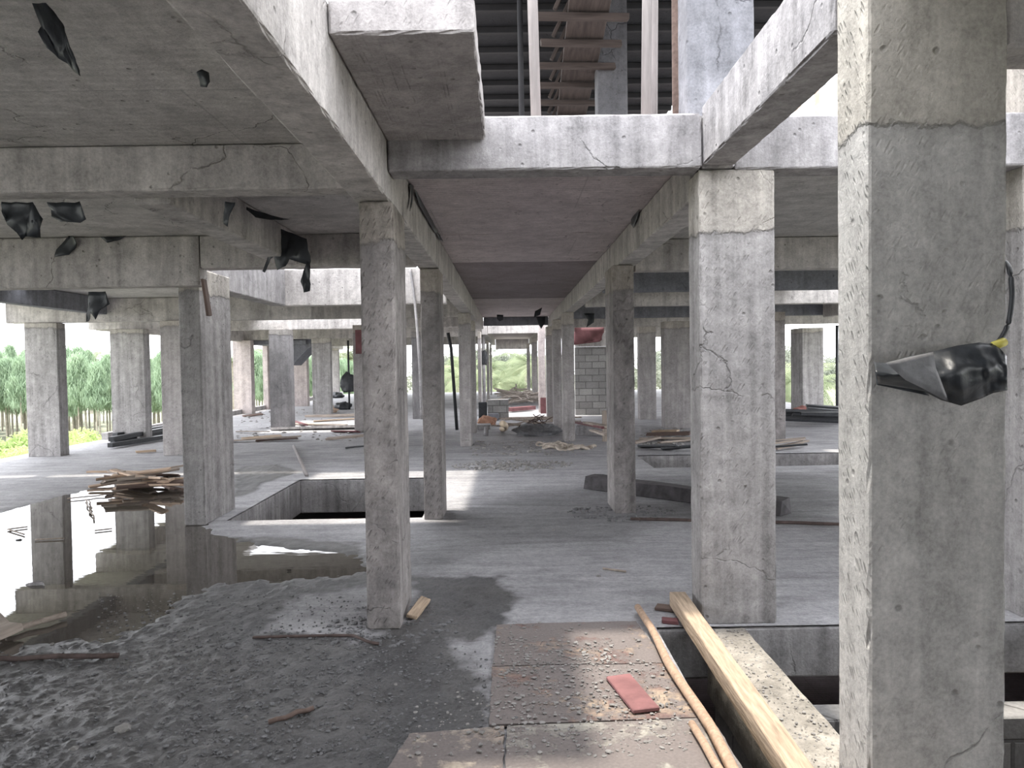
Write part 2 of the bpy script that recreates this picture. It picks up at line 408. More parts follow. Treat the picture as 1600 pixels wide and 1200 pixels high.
# puddle water
def water_mat():
    m, nt, P = newmat('muddy_water'); g = NT(nt); v, tc = g.objvec(False)
    P.inputs['Base Color'].default_value = (.085, .075, .065, 1); P.inputs['Roughness'].default_value = .015
    P.inputs['IOR'].default_value = 1.33; P.inputs['Specular IOR Level'].default_value = .85
    b = g.n('ShaderNodeBump'); b.inputs['Strength'].default_value = .03; b.inputs['Distance'].default_value = .01
    g.l(g.noise(g.map(v, sc=(1, 3, 1)), 3, 2), b.inputs['Height']); g.l(b.outputs[0], P.inputs['Normal'])
    return m
cx, cy = PUD.mean(0)
big = [(cx+(p[0]-cx)*1.06, cy+(p[1]-cy)*1.08) for p in PUD]
bm = bmesh.new(); vv = [bm.verts.new((x-cx, y-cy, 0)) for x, y in big]; bm.faces.new(vv); bmesh.ops.triangulate(bm, faces=bm.faces[:])
bm.normal_update()
for f in bm.faces:
    if f.normal.z < 0: f.normal_flip()
pd = link('puddle', bm_mesh('puddle', bm), water_mat(), loc=(cx, cy, -.0005))
tag(pd, 'still muddy brown puddle reflecting the left columns and the sky', 'puddle')

# lower level, edge beams round the pits
def struct(o): tag(o, kind='structure'); return o
struct(block('floor', FX0+.3, FX1-.3, FY0+.3, FY1-.3, -3.1, -3.0, MC['slabD'], seg=5, amp=0))
struct(block('wall_left', FX0, FX0+.2, FY0, FY1, -3.0, -.01, MC['pit'], seg=3))
struct(block('wall_right', FX1-.2, FX1, FY0, FY1, -3.0, -.01, MC['pit'], seg=3))
struct(block('wall_back', FX0+.2, FX1-.2, FY1-.2, FY1, -3.0, -.01, MC['pit'], seg=3))
struct(block('wall_front', FX0+.2, FX1-.2, FY0, FY0+.2, -3.0, 2.895, MC['pit'], seg=3))
def rim(h, zb, mat, sides='lrnf', t=.2, seg=.12):
    x0, x1, y0, y1 = h; top = -.008
    L = {'l': (x0-t, x0, y0-t, y1+t), 'r': (x1, x1+t, y0-t, y1+t), 'n': (x0, x1, y0-t, y0), 'f': (x0, x1, y1, y1+t)}
    for s in sides:
        struct(block('trim_1', *L[s], zb, top, mat, seg=seg, chip=.006))
rim(P1, -.47, MC['pit']); rim(P2, -.31, MC['pit'], 'lrnf'); rim(P3, -.45, MC['beamL'])
for x0, x1, y0, y1 in ((FX0+.3, P1[0]-.3, 0, 41), (-.6, .6, 0, 41)): pass

# ---------------------------------------------------------------- columns
COLS = []
def column(label, xl, xr, yb, dep, mat='col', z1=2.6, seg=.5, rz=0, name='concrete_column', z0=0, chip=.006, group=None, D=None):
    p = atz((xl+xr)/2, yb); D = D or p.y
    k = D/F
    def X(px):                                   # x at the column foot
        d = ray(px, yb); return CAM.x + d.x*(D/d.y)
    x0, x1 = X(xl), X(xr)
    o = block(name, x0, x1, D, D+dep, z0, z1, MC[mat], seg=seg, chip=chip, amp=.003, rz=rz)
    tag(o, label, 'column', group); COLS.append(o); return o

# corridor, left row
column('tall narrow stained column of the left corridor row, nearest to the camera', 574, 626, 985, .52, 'colB', 2.57, seg=.04, chip=.007)
column('second column of the left corridor row, beside the sunlit floor patch', 663, 692, 813, .5, 'colB', 2.57, seg=.08)
column('third column of the left corridor row', 719, 737, 698, .5, 'col', 2.57, seg=.15)
column('fourth column of the left corridor row, just behind the third', 736.5, 744, 677, .5, 'col', 2.57)
column('fifth column of the left corridor row', 748, 753, 650, .5, 'col', 2.57)
column('sixth column of the left corridor row, beside the far opening', 761, 765, 626, .5, 'col', 2.57)
column('last column of the left corridor row, framing the far opening', 766, 769, 617, .5, 'col', 2.57)
# corridor, right row
rm = column('wide streaked column at the corner of the foreground pit', 1097, 1214, 977, .26, 'colA', 2.73, seg=.04, chip=.006, D=4.47)
column('second column of the right corridor row, with rubble round its foot', 961, 994, 803, .6, 'colB', 2.6, seg=.08)
column('third column of the right corridor row, with coiled rope at its foot', 882, 899, 690, .5, 'col', 2.6, seg=.15)
column('fourth column of the right corridor row, close behind the third', 866, 879, 672, .5, 'col', 2.6)
column('fifth column of the right corridor row', 855, 864, 655, .5, 'col', 2.6)
column('pinkish sunlit column of the right corridor row', 842.5, 853, 645, .4, 'colP', 3.4)
column('slim column of the right corridor row, beyond the pinkish one', 832, 841, 630, .5, 'col', 2.57)
column('last column of the right corridor row, framing the far opening', 824, 829, 616, .5, 'col', 2.57)
# the big one at the right
R4 = block('concrete_column', 1.17, 1.625, 2.43, 2.66, 0, 5.2, MC['colC'], seg=.035, chip=.007, amp=.002)
tag(R4, 'huge smooth plastered column in the right foreground, a black sheet tied to it', 'column')
o = block('concrete_column', 3.10, 3.6, 4.5, 4.76, 0, 6.0, MC['colA'], seg=.1); tag(o, 'column cut off by the right edge, behind the huge column', 'column')
# left side
column('big pale column standing at the right end of the puddle', 288, 321, 821, .84, 'colA', 2.6, seg=.06, chip=.007)
column('wide column at the far left, dark on its right side, mirrored in the puddle', 44, 95, 714, .28, 'colA', 2.46)
column('wide pale column at the far left, behind the stack of black steel', 176, 229, 691, .28, 'colA', 2.46)
column('blotchy column half hidden by the big pale column', 255, 300, 712, .28, 'col', 2.46)
column('pale square column right of the big pale column, by the slab edge', 366, 394, 647, .35, 'colP', 2.5)
column('dark wide column standing in the middle of the left debris field', 423, 453, 670, .5, 'colD', 2.55, seg=.15)
column('slim pale column behind the dark wide column', 412, 420, 640, .4, 'colP', 2.5)
column('pale column below the dark stair flight', 457, 481, 635, .3, 'colP', 2.5)
column('streaked column right of the dark stair flight', 489, 518, 647, .25, 'colA', 2.52)
column('slim column by the slab edge, left of the hanging dark bundle', 518, 530, 621, .25, 'col', 2.45)
column('column with a red board at its top, left of the stained corridor column', 554, 580, 676, .4, 'col', 2.55)
column('dark column seen between the first two left corridor columns', 645, 659, 655, .4, 'colD', 2.55)
# right side
column('grey column right of the block wall', 1000, 1026, 656, .35, 'col', 2.52)
column('wide column close left of the streaked pit column', 1039, 1080, 669, .4, 'col', 2.52)
column('rough column close right of the streaked pit column', 1200, 1228, 691, .3, 'colB', 2.5)
column('wide column with a dark side, behind the heap of black steel', 1254, 1287, 645, .9, 'colA', 2.5)
column('brown stained column right of the block wall', 985, 992, 640, .3, 'colD', 2.5)
column('far column behind the huge column, at the right slab edge', 1330, 1362, 640, .4, 'col', 2.5)

# ---------------------------------------------------------------- beams
def beam(label, x0, x1, y0, y1, z0, z1, mat='beam', seg=.2, chip=.006, rz=0, group=None):
    o = block('concrete_beam', x0, x1, y0, y1, z0, z1, MC[mat], seg=seg, chip=chip, amp=.004, rz=rz)
    tag(o, label, 'beam', group); return o
ZT = 3.04
beam('long beam overhead at the left of the open well, running to the first corridor column', -.90, -.69, -2.0, 5.03, 2.575, ZT, 'beam', seg=.07)
beam('left corridor beam from the first column to the sunlit gap', -.90, -.69, 5.04, 21.4, 2.575, 2.895, 'beam', seg=.15)
beam('far left corridor beam ending at the far opening', -.90, -.69, 25.5, 41.4, 2.575, 2.895, 'beam', seg=1)
beam('light beam from the huge foreground column to the streaked column', 1.16, 1.355, 2.67, 4.44, 2.745, 3.09, 'beamL', seg=.05, chip=.008)
beam('right corridor beam from the streaked column to the sunlit gap', 1.16, 1.36, 4.735, 21.4, 2.605, 2.895, 'beam', seg=.15)
beam('far right corridor beam ending at the far opening', 1.16, 1.36, 25.5, 41.4, 2.575, 2.895, 'beam', seg=1)
beam('pale cross beam spanning the corridor above the open well', -.685, 1.15, 4.40, 4.60, 2.725, ZT, 'beamL', seg=.05, chip=.007)
beam('cross beam over the left bay, meeting the first corridor column', -9.2, -.905, 4.40, 4.60, 2.635, 2.895, 'beam', seg=.1)
beam('pale cross beam right of the streaked column, under the upper floor', 1.36, 3.09, 4.46, 4.66, 2.725, ZT, 'beamL', seg=.07)
beam('concrete joint block on the streaked column where three beams meet', 1.155, 1.355, 4.445, 4.68, 2.735, ZT, 'beamL', seg=.1)
beam('beam joined to the back of the huge foreground column, top right corner', 1.63, 6., 2.45, 2.65, 2.6, 3.0, 'beam', seg=.1)
beam('deep cross beam over the left side, in front of the big pale column', -9.2, -3.02, 7.40, 7.60, 2.405, 2.895, 'beam', seg=.12)
beam('shallow cross beam between the big pale column and the corridor', -3.01, -.905, 7.40, 7.60, 2.575, 2.895, 'beam', seg=.12)
beam('short beam running back over the left bay with torn black plastic on it', -2.27, -2.05, 4.61, 7.39, 2.6, 2.895, 'beam', seg=.12)
beam('side beam of the sunlit roof opening above the left pit', -3.52, -3.30, 8.48, 11.2, 2.5, 3.1, 'beamL', seg=.12)
beam('back beam of the sunlit roof opening above the left pit', -3.52, -.91, 11.21, 11.42, 2.5, 3.04, 'beam', seg=.12)
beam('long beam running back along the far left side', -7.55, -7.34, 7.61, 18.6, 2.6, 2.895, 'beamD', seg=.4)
beam('edge beam on the two nearer columns at the far left', -9.2, -3.6, 13.8, 14.05, 2.465, 2.895, 'beam', seg=.3)
beam('edge beam on the pale column behind the black steel stack', -9.2, -7.56, 16.5, 16.72, 2.465, 2.895, 'beam', seg=.3)
beam('cross beam above the dark wide column', -7.3, -.91, 15.2, 15.4, 2.55, 2.895, 'beam', seg=.3)
beam('cross beam resting on the dark wide column', -7.3, -.91, 19.6, 19.85, 2.555, 2.895, 'beam', seg=.3)
beam('cross beam over the far left debris field', -9.2, -.91, 25.6, 25.85, 2.525, 2.895, 'beam', seg=.4)
beam('farthest cross beam on the left side', -9.2, -.91, 33., 33.25, 2.45, 2.895, 'beam', seg=.5)
beam('left slab edge beam along the trees', -9.2, -9.0, 16.8, 41., 2.46, 2.895, 'beam', seg=1)
beam('second cross beam of the right side, behind the streaked column', 1.37, 10.2, 8.0, 8.2, 2.56, 2.895, 'beam', seg=.2)
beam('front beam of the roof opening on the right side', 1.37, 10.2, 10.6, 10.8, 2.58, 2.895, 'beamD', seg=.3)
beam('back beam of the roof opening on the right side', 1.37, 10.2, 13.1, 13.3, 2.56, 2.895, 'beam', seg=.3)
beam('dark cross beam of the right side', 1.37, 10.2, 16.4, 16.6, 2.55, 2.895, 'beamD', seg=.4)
beam('cross beam above the block wall', 1.37, 10.2, 20.1, 20.35, 2.53, 2.895, 'beam', seg=.4)
beam('farthest cross beam on the right side', 1.37, 10.2, 28., 28.25, 2.5, 2.895, 'beam', seg=.5)
beam('long beam running back over the right side', 5.6, 5.8, 4.67, 7.99, 2.6, 2.895, 'beam', seg=.3)
beam('side beam of the roof opening on the right side', 6.9, 7.1, 10.81, 13.09, 2.56, ZT, 'beamL', seg=.2)
beam('long right side beam beyond the roof opening', 6.9, 7.1, 13.31, 16.39, 2.5, 2.895, 'beam', seg=.3)
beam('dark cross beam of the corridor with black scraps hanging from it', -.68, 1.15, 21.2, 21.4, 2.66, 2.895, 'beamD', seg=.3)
beam('corridor cross beam beyond the sunlit gap', -.68, 1.15, 25.5, 25.7, 2.6, 2.895, 'beam', seg=.3)
beam('lintel over the far opening', -.68, 1.15, 41.2, 41.4, 2.35, 2.895, 'beam', seg=.5)

# ---------------------------------------------------------------- ceiling slabs
def ceil(x0, x1, y0, y1, mat='slab', seg=.5): struct(block('ceiling', x0, x1, y0, y1, 2.9, ZT, MC[mat], seg=seg, amp=.006))
ceil(-9.3, -.905, -12, 4.60, 'slab', .1)
ceil(-.685, 1.15, -12, 1.9, 'slab', .5); ceil(1.155, 10.2, -12, 1.9, 'slab', .5); ceil(1.155, 1.63, 1.905, 2.425, 'slab', .3); ceil(1.63, 3.69, 1.905, 2.44, 'slab', .3)
ceil(-9.3, -.69, 4.605, 7.6, 'slab', .2)
ceil(-9.3, -3.53, 7.6, 11.2); ceil(-9.3, -.905, 11.43, 18.0); ceil(-9.3, -6.5, 18.0, 22); ceil(-3.5, -.905, 18, 22); ceil(-9.3, -.905, 22, 41.4)
ceil(-.905, 1.355, 7.605, 9.7, 'slabP'); ceil(-.69, 1.355, 4.605, 7.6, 'slabP', .15)
ceil(-.905, 1.355, 9.7, 15.2, 'slabD'); ceil(-.905, 1.355, 15.2, 21.4, 'slabP'); ceil(-.905, 1.355, 25.5, 41.4, 'slabP')
ceil(1.36, 10.2, 4.67, 10.8, 'slab'); ceil(1.36, 5.0, 10.8, 13.1, 'slab'); ceil(7.1, 10.2, 10.8, 13.1)
ceil(1.36, 10.2, 13.31, 22., 'slabD', 1); ceil(3.2, 10.2, 22, 25.5, 'slab', 1); ceil(1.36, 10.2, 25.5, 41.4, 'slab', 1); ceil(3.7, 10.2, 1.905, 4.66, 'slab', 1)
o = block('concrete_slab', -.688, -.112, 2.98, 4.395, 2.9, ZT, MC['col'], seg=.05, amp=.004, chip=.008)
tag(o, 'short cantilevered slab jutting out above the corridor entrance', 'slab')

# ---------------------------------------------------------------- foreground ledge beam, blocks in the pit
def cmu_mat():
    m, nt, P = newmat('concrete_blockwork'); g = NT(nt); v, tc = g.objvec(False)
    sp = g.n('ShaderNodeSeparateXYZ'); g.l(v, sp.inputs[0]); cb = g.n('ShaderNodeCombineXYZ')
    g.l(g.math('ADD', sp.outputs[0], sp.outputs[1]), cb.inputs[0]); g.l(sp.outputs[2], cb.inputs[1])
    b = g.n('ShaderNodeTexBrick'); g.l(cb.outputs[0], b.inputs[0]); b.inputs['Scale'].default_value = 1
    b.inputs['Brick Width'].default_value = .4; b.inputs['Row Height'].default_value = .2; b.inputs['Mortar Size'].default_value = .014
    b.inputs['Mortar Smooth'].default_value = .4; b.inputs['Bias'].default_value = 0
    b.inputs['Color1'].default_value = (.36, .35, .34, 1); b.inputs['Color2'].default_value = (.25, .245, .24, 1); b.inputs['Mortar'].default_value = (.17, .165, .16, 1)
    n = g.noise(v, 30, 5, .7); n2 = g.noise(v, 2, 5)
    c = g.scale(b.outputs[0], g.math('MULTIPLY', g.rng(n, .3, .7, .8, 1.2), g.rng(n2, .3, .7, .8, 1.15)))
    g.l(c, P.inputs['Base Color']); P.inputs['Roughness'].default_value = .9
    bp = g.n('ShaderNodeBump'); bp.inputs['Strength'].default_value = .7; bp.inputs['Distance'].default_value = .01
    g.l(g.math('SUBTRACT', n, g.math('MULTIPLY', b.outputs['Fac'], 1.5)), bp.inputs['Height']); g.l(bp.outputs[0], P.inputs['Normal'])
    return m
MC['cmu'] = cmu_mat()
o = block('ledge_beam', 1.16, 1.395, -.99, 4.425, -.40, -.002, MC['ledge'], seg=.035, chip=.012, amp=.006)
tag(o, 'narrow sunlit concrete ledge crossing the foreground pit', 'beam')
o = block('block_wall', 1.20, 1.38, -.9, 4.40, -2.99, -.46, MC['cmu'], seg=.3); tag(o, 'rough block wall under the sunlit ledge, down in the pit', 'wall')
o = block('block_wall', 1.42, 3.25, 4.18, 4.38, -2.99, -.45, MC['cmu'], seg=.3, chip=.01); tag(o, 'dark block wall at the back of the foreground pit', 'wall')
o = block('concrete_beam', 1.4, 3.29, 2.4, 2.7, -.4, -.002, MC['ledge'], seg=.2); tag(o, 'floor beam carrying the huge foreground column', 'beam')
# block wall further back at the right
a = atz(896, 650); b = atz(968, 650); D = 22.4
o = block('block_wall', 2.0, 3.62, D, D+.2, 0, 2.05, MC['cmu'], seg=.3, chip=.02); tag(o, 'grey concrete block wall between the right corridor columns', 'wall')
o = block('concrete_beam', 2.0, 3.62, D-.02, D+.2, 2.055, 2.5, MC['beam'], seg=.3); tag(o, 'plain concrete band on top of the block wall', 'beam')

# ---------------------------------------------------------------- plywood, timber and poles in the foreground
def ply_mat(name, c1, c2, mud):
    m, nt, P = newmat(name); g = NT(nt); v, tc = g.objvec()
    n1 = g.noise(v, 2.6, 8, .6, .6); n2 = g.noise(v, 16, 7, .65); n3 = g.noise(g.map(v, sc=(1, 8, 1)), 4, 5)
    c = g.mix(g.rng(n1, .44, .56, 0, 1), c1, c2); c = g.scale(c, g.rng(n3, .3, .7, .85, 1.12))
    n5 = g.noise(v, 1.7, 6, .65, .3)
    d = g.rng(g.math('ADD', g.math('MULTIPLY', n2, .45), g.math('MULTIPLY', n5, .8)), .62-mud, .70-mud, 0, 1)
    c = g.mix(d, c, (.185, .16, .152)); c = g.scale(c, g.rng(g.noise(v, 70, 3), .3, .7, .85, 1.12))
    g.l(c, P.inputs['Base Color']); P.inputs['Roughness'].default_value = .85
    b = g.n('ShaderNodeBump'); b.inputs['Strength'].default_value = .6; b.inputs['Distance'].default_value = .008
    g.l(g.math('ADD', n2, d), b.inputs['Height']); g.l(b.outputs[0], P.inputs['Normal']); return m
plyA = ply_mat('red_brown_plywood', (.17, .11, .10), (.38, .30, .23), .10)
plyB = ply_mat('pale_plywood', (.35, .33, .29), (.26, .24, .22), .05)
plyC = ply_mat('muddy_plywood', (.42, .36, .30), (.32, .26, .22), .08)
def sheet(pix, mat, label, z=.016, th=.014):
    pts = [atz(x, y, z+th) for x, y in pix]; c = sum(pts, Vector())/4; c.z = z
    bm = bmesh.new(); n = 24; G = {}
    for i in range(n+1):
        for j in range(n+1):
            u, w = i/n, j/n
            p = pts[0]*(1-u)*(1-w)+pts[1]*u*(1-w)+pts[2]*u*w+pts[3]*(1-u)*w
            if i in (0, n) or j in (0, n):
                p = p + Vector((mn.noise(p*20), mn.noise(p*20+Vector((7, 0, 0))), 0))*.006
            wz = .004*mn.noise(p*3)
            G[i, j, 1] = bm.verts.new((p.x-c.x, p.y-c.y, th+wz)); G[i, j, 0] = bm.verts.new((p.x-c.x, p.y-c.y, wz))
    for i in range(n):
        for j in range(n):
            bm.faces.new([G[i, j, 1], G[i+1, j, 1], G[i+1, j+1, 1], G[i, j+1, 1]]); bm.faces.new([G[i, j, 0], G[i, j+1, 0], G[i+1, j+1, 0], G[i+1, j, 0]])
    for i in range(n):
        for j, s in ((0, 1), (n, -1)):
            for A, B in (((i, j), (i+1, j)), ((j, i+1), (j, i))):
                f = [G[A[0], A[1], 0], G[B[0], B[1], 0], G[B[0], B[1], 1], G[A[0], A[1], 1]]
                bm.faces.new(f if s == 1 else f[::-1])
    bmesh.ops.recalc_face_normals(bm, faces=bm.faces[:])
    o = link('plywood_sheet', bm_mesh('plywood_sheet', bm), mat, loc=c); tag(o, label, 'plywood'); return o
sheet([(770, 1040), (1043, 1035), (993, 970), (776, 976)], plyA, 'muddy plywood sheet with a pale top edge, the farthest of the four on the floor')
sheet([(765, 1132), (1094, 1120), (1044, 1036), (769, 1042)], plyA, 'red brown plywood sheet with a loose red board lying on it')
sheet([(788, 1260), (1190, 1250), (1112, 1121), (792, 1134)], plyB, 'pale grey plywood sheet nearest to the camera, right of the narrow joint', z=.02)
sheet([(560, 1270), (783, 1262), (788, 1134), (640, 1146)], plyC, 'muddy plywood sheet nearest to the camera, left of the narrow joint', z=.014)

def P3d(px, py, z): return atz(px, py, z)
o = plank('loose_board', P3d(966, 1057, .045), P3d(1010, 1110, .045), .125, .02, simple('faded_red_board', (.24, .115, .115), .75, .35, 5, .3), .002)
tag(o, 'faded red board lying askew on the plywood', 'board')
o = plank('square_timber', (1.055, 4.72, .085), (1.045, 1.9, .05), .10, .09, MC['wood'], .002)
tag(o, 'long pale square timber laid along the foreground pit', 'timber')
o = plank('wooden_board', P3d(1024, 948, .02), P3d(1080, 954, .02), .09, .02, MC['woodB'], .002); tag(o, 'brown board under the far end of the square timber', 'board')
o = plank('wooden_board', P3d(1034, 969, .02), P3d(1060, 971, .02), .06, .025, MC['woodR'], .002); tag(o, 'small red block of wood beside the far end of the square timber', 'board')
pl = simple('bare_stick_wood', (.40, .28, .20), .8, .25, 6, .4, stretch=(8, 8, 1.5))
def polyline(a, b, n, amp, seed=0):
    a, b = Vector(a), Vector(b); out = []
    for i in range(n+1):
        t = i/n; p = a.lerp(b, t); s = math.sin(t*PI)
        out.append(p+Vector((mn.noise((t*4, seed, 0)), 0, .3*mn.noise((t*4, seed, 5))))*amp*s)
    return out
o = tube('wooden_pole', polyline((.79, 4.66, .055), (.83, 2.2, .062), 14, .03, 1), .021, pl, 8, r2=.026); tag(o, 'long thin peeled pole along the right edge of the plywood', 'pole')
o = tube('wooden_pole', polyline((.755, 3.13, .06), (.80, 2.2, .062), 6, .01, 4), .016, pl, 8, r2=.02); tag(o, 'short stick beside the near end of the long thin pole', 'pole')
o = plank('wooden_board', P3d(643, 964, .035), P3d(665, 936, .05), .07, .025, MC['wood'], .003, rl=.3); tag(o, 'small split offcut of pale wood at the foot of the nearest left column', 'board')
# ---------------------------------------------------------------- black sheet with cable on the huge column
def black_cone():
    E = empty('hanging_sheet', (1.4, 2.40, 1.55)); tag(E, 'black plastic sheet rolled into a cone, hanging on the huge column', 'plastic sheet')
    D = 2.36
    top = [(1366, 566), (1383, 567), (1420, 557), (1455, 550), (1495, 540), (1530, 535), (1556, 538), (1573, 556)]
    bot = [(1372, 600), (1412, 606), (1445, 612), (1470, 625), (1502, 634), (1535, 622), (1552, 614), (1574, 610)]
    n, mm = 42, 16; vs = []; fs = []
    def lerp(L, t):
        f = t*(len(L)-1); i = min(int(f), len(L)-2); a = f-i
        return (L[i][0]*(1-a)+L[i+1][0]*a, L[i][1]*(1-a)+L[i+1][1]*a)
    for i in range(n+1):
        t = i/n; A = lerp(top, t); B = lerp(bot, t)
        for j in range(mm+1):
            s = j/mm; px = A[0]*(1-s)+B[0]*s; py = A[1]*(1-s)+B[1]*s
            bulge = .10*math.sin(PI*min(1, s*1.0))*(1-t*.55) + .02*mn.noise((t*6, s*3, 1)) + .012*mn.noise((t*15, s*6, 4))
            p = atD(px, py, D-bulge-.01); vs.append(tuple(p-E.location))
    for i in range(n):
        for j in range(mm):
            a = i*(mm+1)+j; fs.append([a, a+1, a+mm+2, a+mm+1])
    me = pyd('outer_fold', vs, fs); o = link('outer_fold', me, MC['plastic'], E, smooth=True)
    s = o.modifiers.new('s', 'SOLIDIFY'); s.thickness = .0015
    # inner mouth of the cone
    vs = []; fs = []; n2 = 14
    for i in range(n2+1):
        t = i/n2
        A = (1366+(1440-1366)*t, 566+t*30); B = (1370+(1452-1370)*t, 601+(618-601)*t)
        for j in range(7):
            s_ = j/6; p = atD(A[0]*(1-s_)+B[0]*s_, A[1]*(1-s_)+B[1]*s_, D+.015+.012*math.sin(PI*s_)); vs.append(tuple(p-E.location))
    for i in range(n2):
        for j in range(6):
            a = i*7+j; fs.append([a, a+1, a+8, a+7])
    o = link('inner_fold', pyd('inner_fold', vs, fs), MC['plastic'], E, smooth=True); s = o.modifiers.new('s', 'SOLIDIFY'); s.thickness = .0015
    return E
black_cone()
# flap of the black sheet, its grey sheen painted as base colour
fl_m = simple('sheen_grey_plastic', (.20, .20, .21), .45, .35, 14, .4, spec=.5)
E = [o for o in bpy.data.objects if o.name == 'hanging_sheet'][0]
poly = [(1384, 567), (1420, 558), (1458, 550), (1462, 575), (1470, 600), (1482, 628), (1462, 618), (1440, 606), (1415, 594)]
def flap(poly, D, parent, mat, name, bul=.1):
    bm = bmesh.new(); c = (sum(p[0] for p in poly)/len(poly), sum(p[1] for p in poly)/len(poly)); base = E.location
    vs = [bm.verts.new(atD(x, y, D)-base) for x, y in poly]; bm.faces.new(vs); bmesh.ops.triangulate(bm, faces=bm.faces[:])
    bmesh.ops.subdivide_edges(bm, edges=bm.edges[:], cuts=3, use_grid_fill=True)
    o = link(name, bm_mesh(name, bm), mat, parent, smooth=True); s = o.modifiers.new('s', 'SOLIDIFY'); s.thickness = .0015; return o
flap(poly, 2.235, E, fl_m, 'sheen_flap')
cb = [atD(1560, 405, 2.60), atD(1575, 415, 2.45), atD(1581, 450, 2.40), atD(1580, 480, 2.39), atD(1574, 510, 2.38), atD(1560, 534, 2.37), atD(1545, 541, 2.35)]
def smooth_path(P, n=5):
    out = []
    for i in range(len(P)-1):
        p0 = P[max(i-1, 0)]; p1 = P[i]; p2 = P[i+1]; p3 = P[min(i+2, len(P)-1)]
        for k in range(n):
            t = k/n; out.append(.5*((2*p1)+(-p0+p2)*t+(2*p0-5*p1+4*p2-p3)*t*t+(-p0+3*p1-3*p2+p3)*t**3))
    out.append(P[-1]); return out
o = tube('electric_cable', smooth_path(cb), .008, MC['black'], 8); tag(o, 'black electric cable hanging at the right edge of the huge column', 'cable')
tp = tube('tape_wrap', [atD(1552, 541, 2.35), atD(1569, 534, 2.36)], .014, simple('yellow_tape', (.62, .55, .12), .5, .1), 10)
tp.parent = o; tp.matrix_parent_inverse = Matrix.Translation(-o.location); 
tp['label'] = 'yellow tape'
o = plank('formwork_board', (3.02, 4.3, 2.15), (3.02, 4.3, 2.6), .06, .02, MC['wood'], .002); tag(o, 'pale board fixed to the column at the right edge', 'board')

# ---------------------------------------------------------------- torn black plastic scraps
def scrap(pix, D, label, cat='plastic scrap', wob=.05, mat='plastic', tilt=0, X=None):
    if D == 'ceiling':
        t = min(pix, key=lambda p: p[1]); D = atz(t[0], t[1], 2.895).y
    def pos(x, y):
        if X is None: return atD(x, y, D)
        d = ray(x, y); return CAM+d*(X/d.x)
    c = pos(sum(p[0] for p in pix)/len(pix), min(p[1] for p in pix)); D = c.y
    bm = bmesh.new(); vs = [bm.verts.new(pos(x, y)-c) for x, y in pix]; bm.faces.new(vs); bmesh.ops.triangulate(bm, faces=bm.faces[:])
    for _ in range(2): bmesh.ops.subdivide_edges(bm, edges=bm.edges[:], cuts=1, use_grid_fill=True)
    sc = D/10+.3
    for v in bm.verts:
        v.co.y += wob*sc*(mn.noise(v.co*5/sc+c*3)*1.5 + .6*mn.noise(v.co*14/sc)) + v.co.z*tilt
        v.co.x += .2*wob*sc*mn.noise(v.co*11/sc+c)
    o = link('plastic_scrap', bm_mesh('plastic_scrap', bm), MC[mat], loc=c, smooth=True)
    s = o.modifiers.new('s', 'SOLIDIFY'); s.thickness = .002
    tag(o, label, cat); return o
scrap([(48, 3), (75, 6), (85, 20), (96, 38), (103, 60), (107, 78), (116, 112), (104, 104), (96, 92), (83, 86), (70, 72), (62, 52), (66, 30), (60, 14)], 'ceiling', 'leaf shaped black scrap hanging from the ceiling in the top left corner', tilt=-.1)
scrap([(311, 116), (318, 111), (327, 114), (330, 130), (325, 138), (314, 135), (316, 126)], 'ceiling', 'tiny crumpled black scrap alone on the upper left ceiling')
scrap([(0, 315), (52, 316), (66, 342), (48, 345), (58, 370), (34, 368), (30, 374), (18, 350), (8, 333), (0, 330)], 4.63, 'ragged black scrap cut by the left edge, under the first cross beam')
scrap([(72, 316), (128, 316), (128, 328), (134, 342), (124, 348), (96, 347), (80, 338)], 4.63, 'rounded black scrap hanging behind the first cross beam on the left')
scrap([(118, 370), (122, 382), (108, 398), (86, 402), (88, 390), (104, 376), (110, 368)], 7.38, 'slanting black scrap on the deep left cross beam', wob=.03)
scrap([(160, 371), (198, 369), (184, 376), (170, 380)], 'ceiling', 'thin black sliver at the top of the deep left cross beam')
scrap([(352, 315), (367, 316), (362, 328), (356, 332), (354, 354), (348, 350), (348, 330)], 4.63, 'narrow black strip hanging left of the big ragged cluster')
scrap([(368, 316), (398, 328), (430, 338), (455, 344), (424, 344), (400, 340), (385, 328)], 'ceiling', 'flat black strip along the ceiling above the big ragged cluster')
scrap([(420, 350), (450, 362), (480, 374), (485, 408), (484, 415), (462, 408), (452, 405), (446, 416), (432, 422), (430, 414), (428, 400), (420, 404), (412, 425), (408, 423), (414, 404), (420, 390)], 6.85, 'big ragged cluster of torn black plastic hanging from the left ceiling')
scrap([(480, 408), (485, 416), (481, 430), (485, 455), (475, 457), (470, 440), (474, 424)], 6.85, 'lowest twisted tail below the big ragged cluster')
scrap([(139, 456), (168, 456), (172, 475), (158, 486), (150, 500), (146, 486), (140, 502), (135, 503), (141, 484)], 7.63, 'forked black scrap hanging above the far left columns')
scrap([(437, 500), (440, 495), (453, 495), (447, 500)], 15.18, 'small black scrap above the dark wide column')
scrap([(641, 288), (646, 290), (645, 316), (640, 330), (642, 308)], 5.2, 'thin black strip dangling from the left corridor beam', X=-.67, wob=.02)
scrap([(648, 296), (656, 312), (672, 320), (675, 332), (668, 330), (676, 348), (684, 362), (680, 364), (668, 344), (660, 330), (652, 314)], 5.9, 'torn black strip running along the left corridor beam', X=-.67, wob=.02)
scrap([(680, 360), (692, 372), (693, 378), (686, 374)], 7.0, 'last small scrap along the left corridor beam', X=-.67, wob=.02)
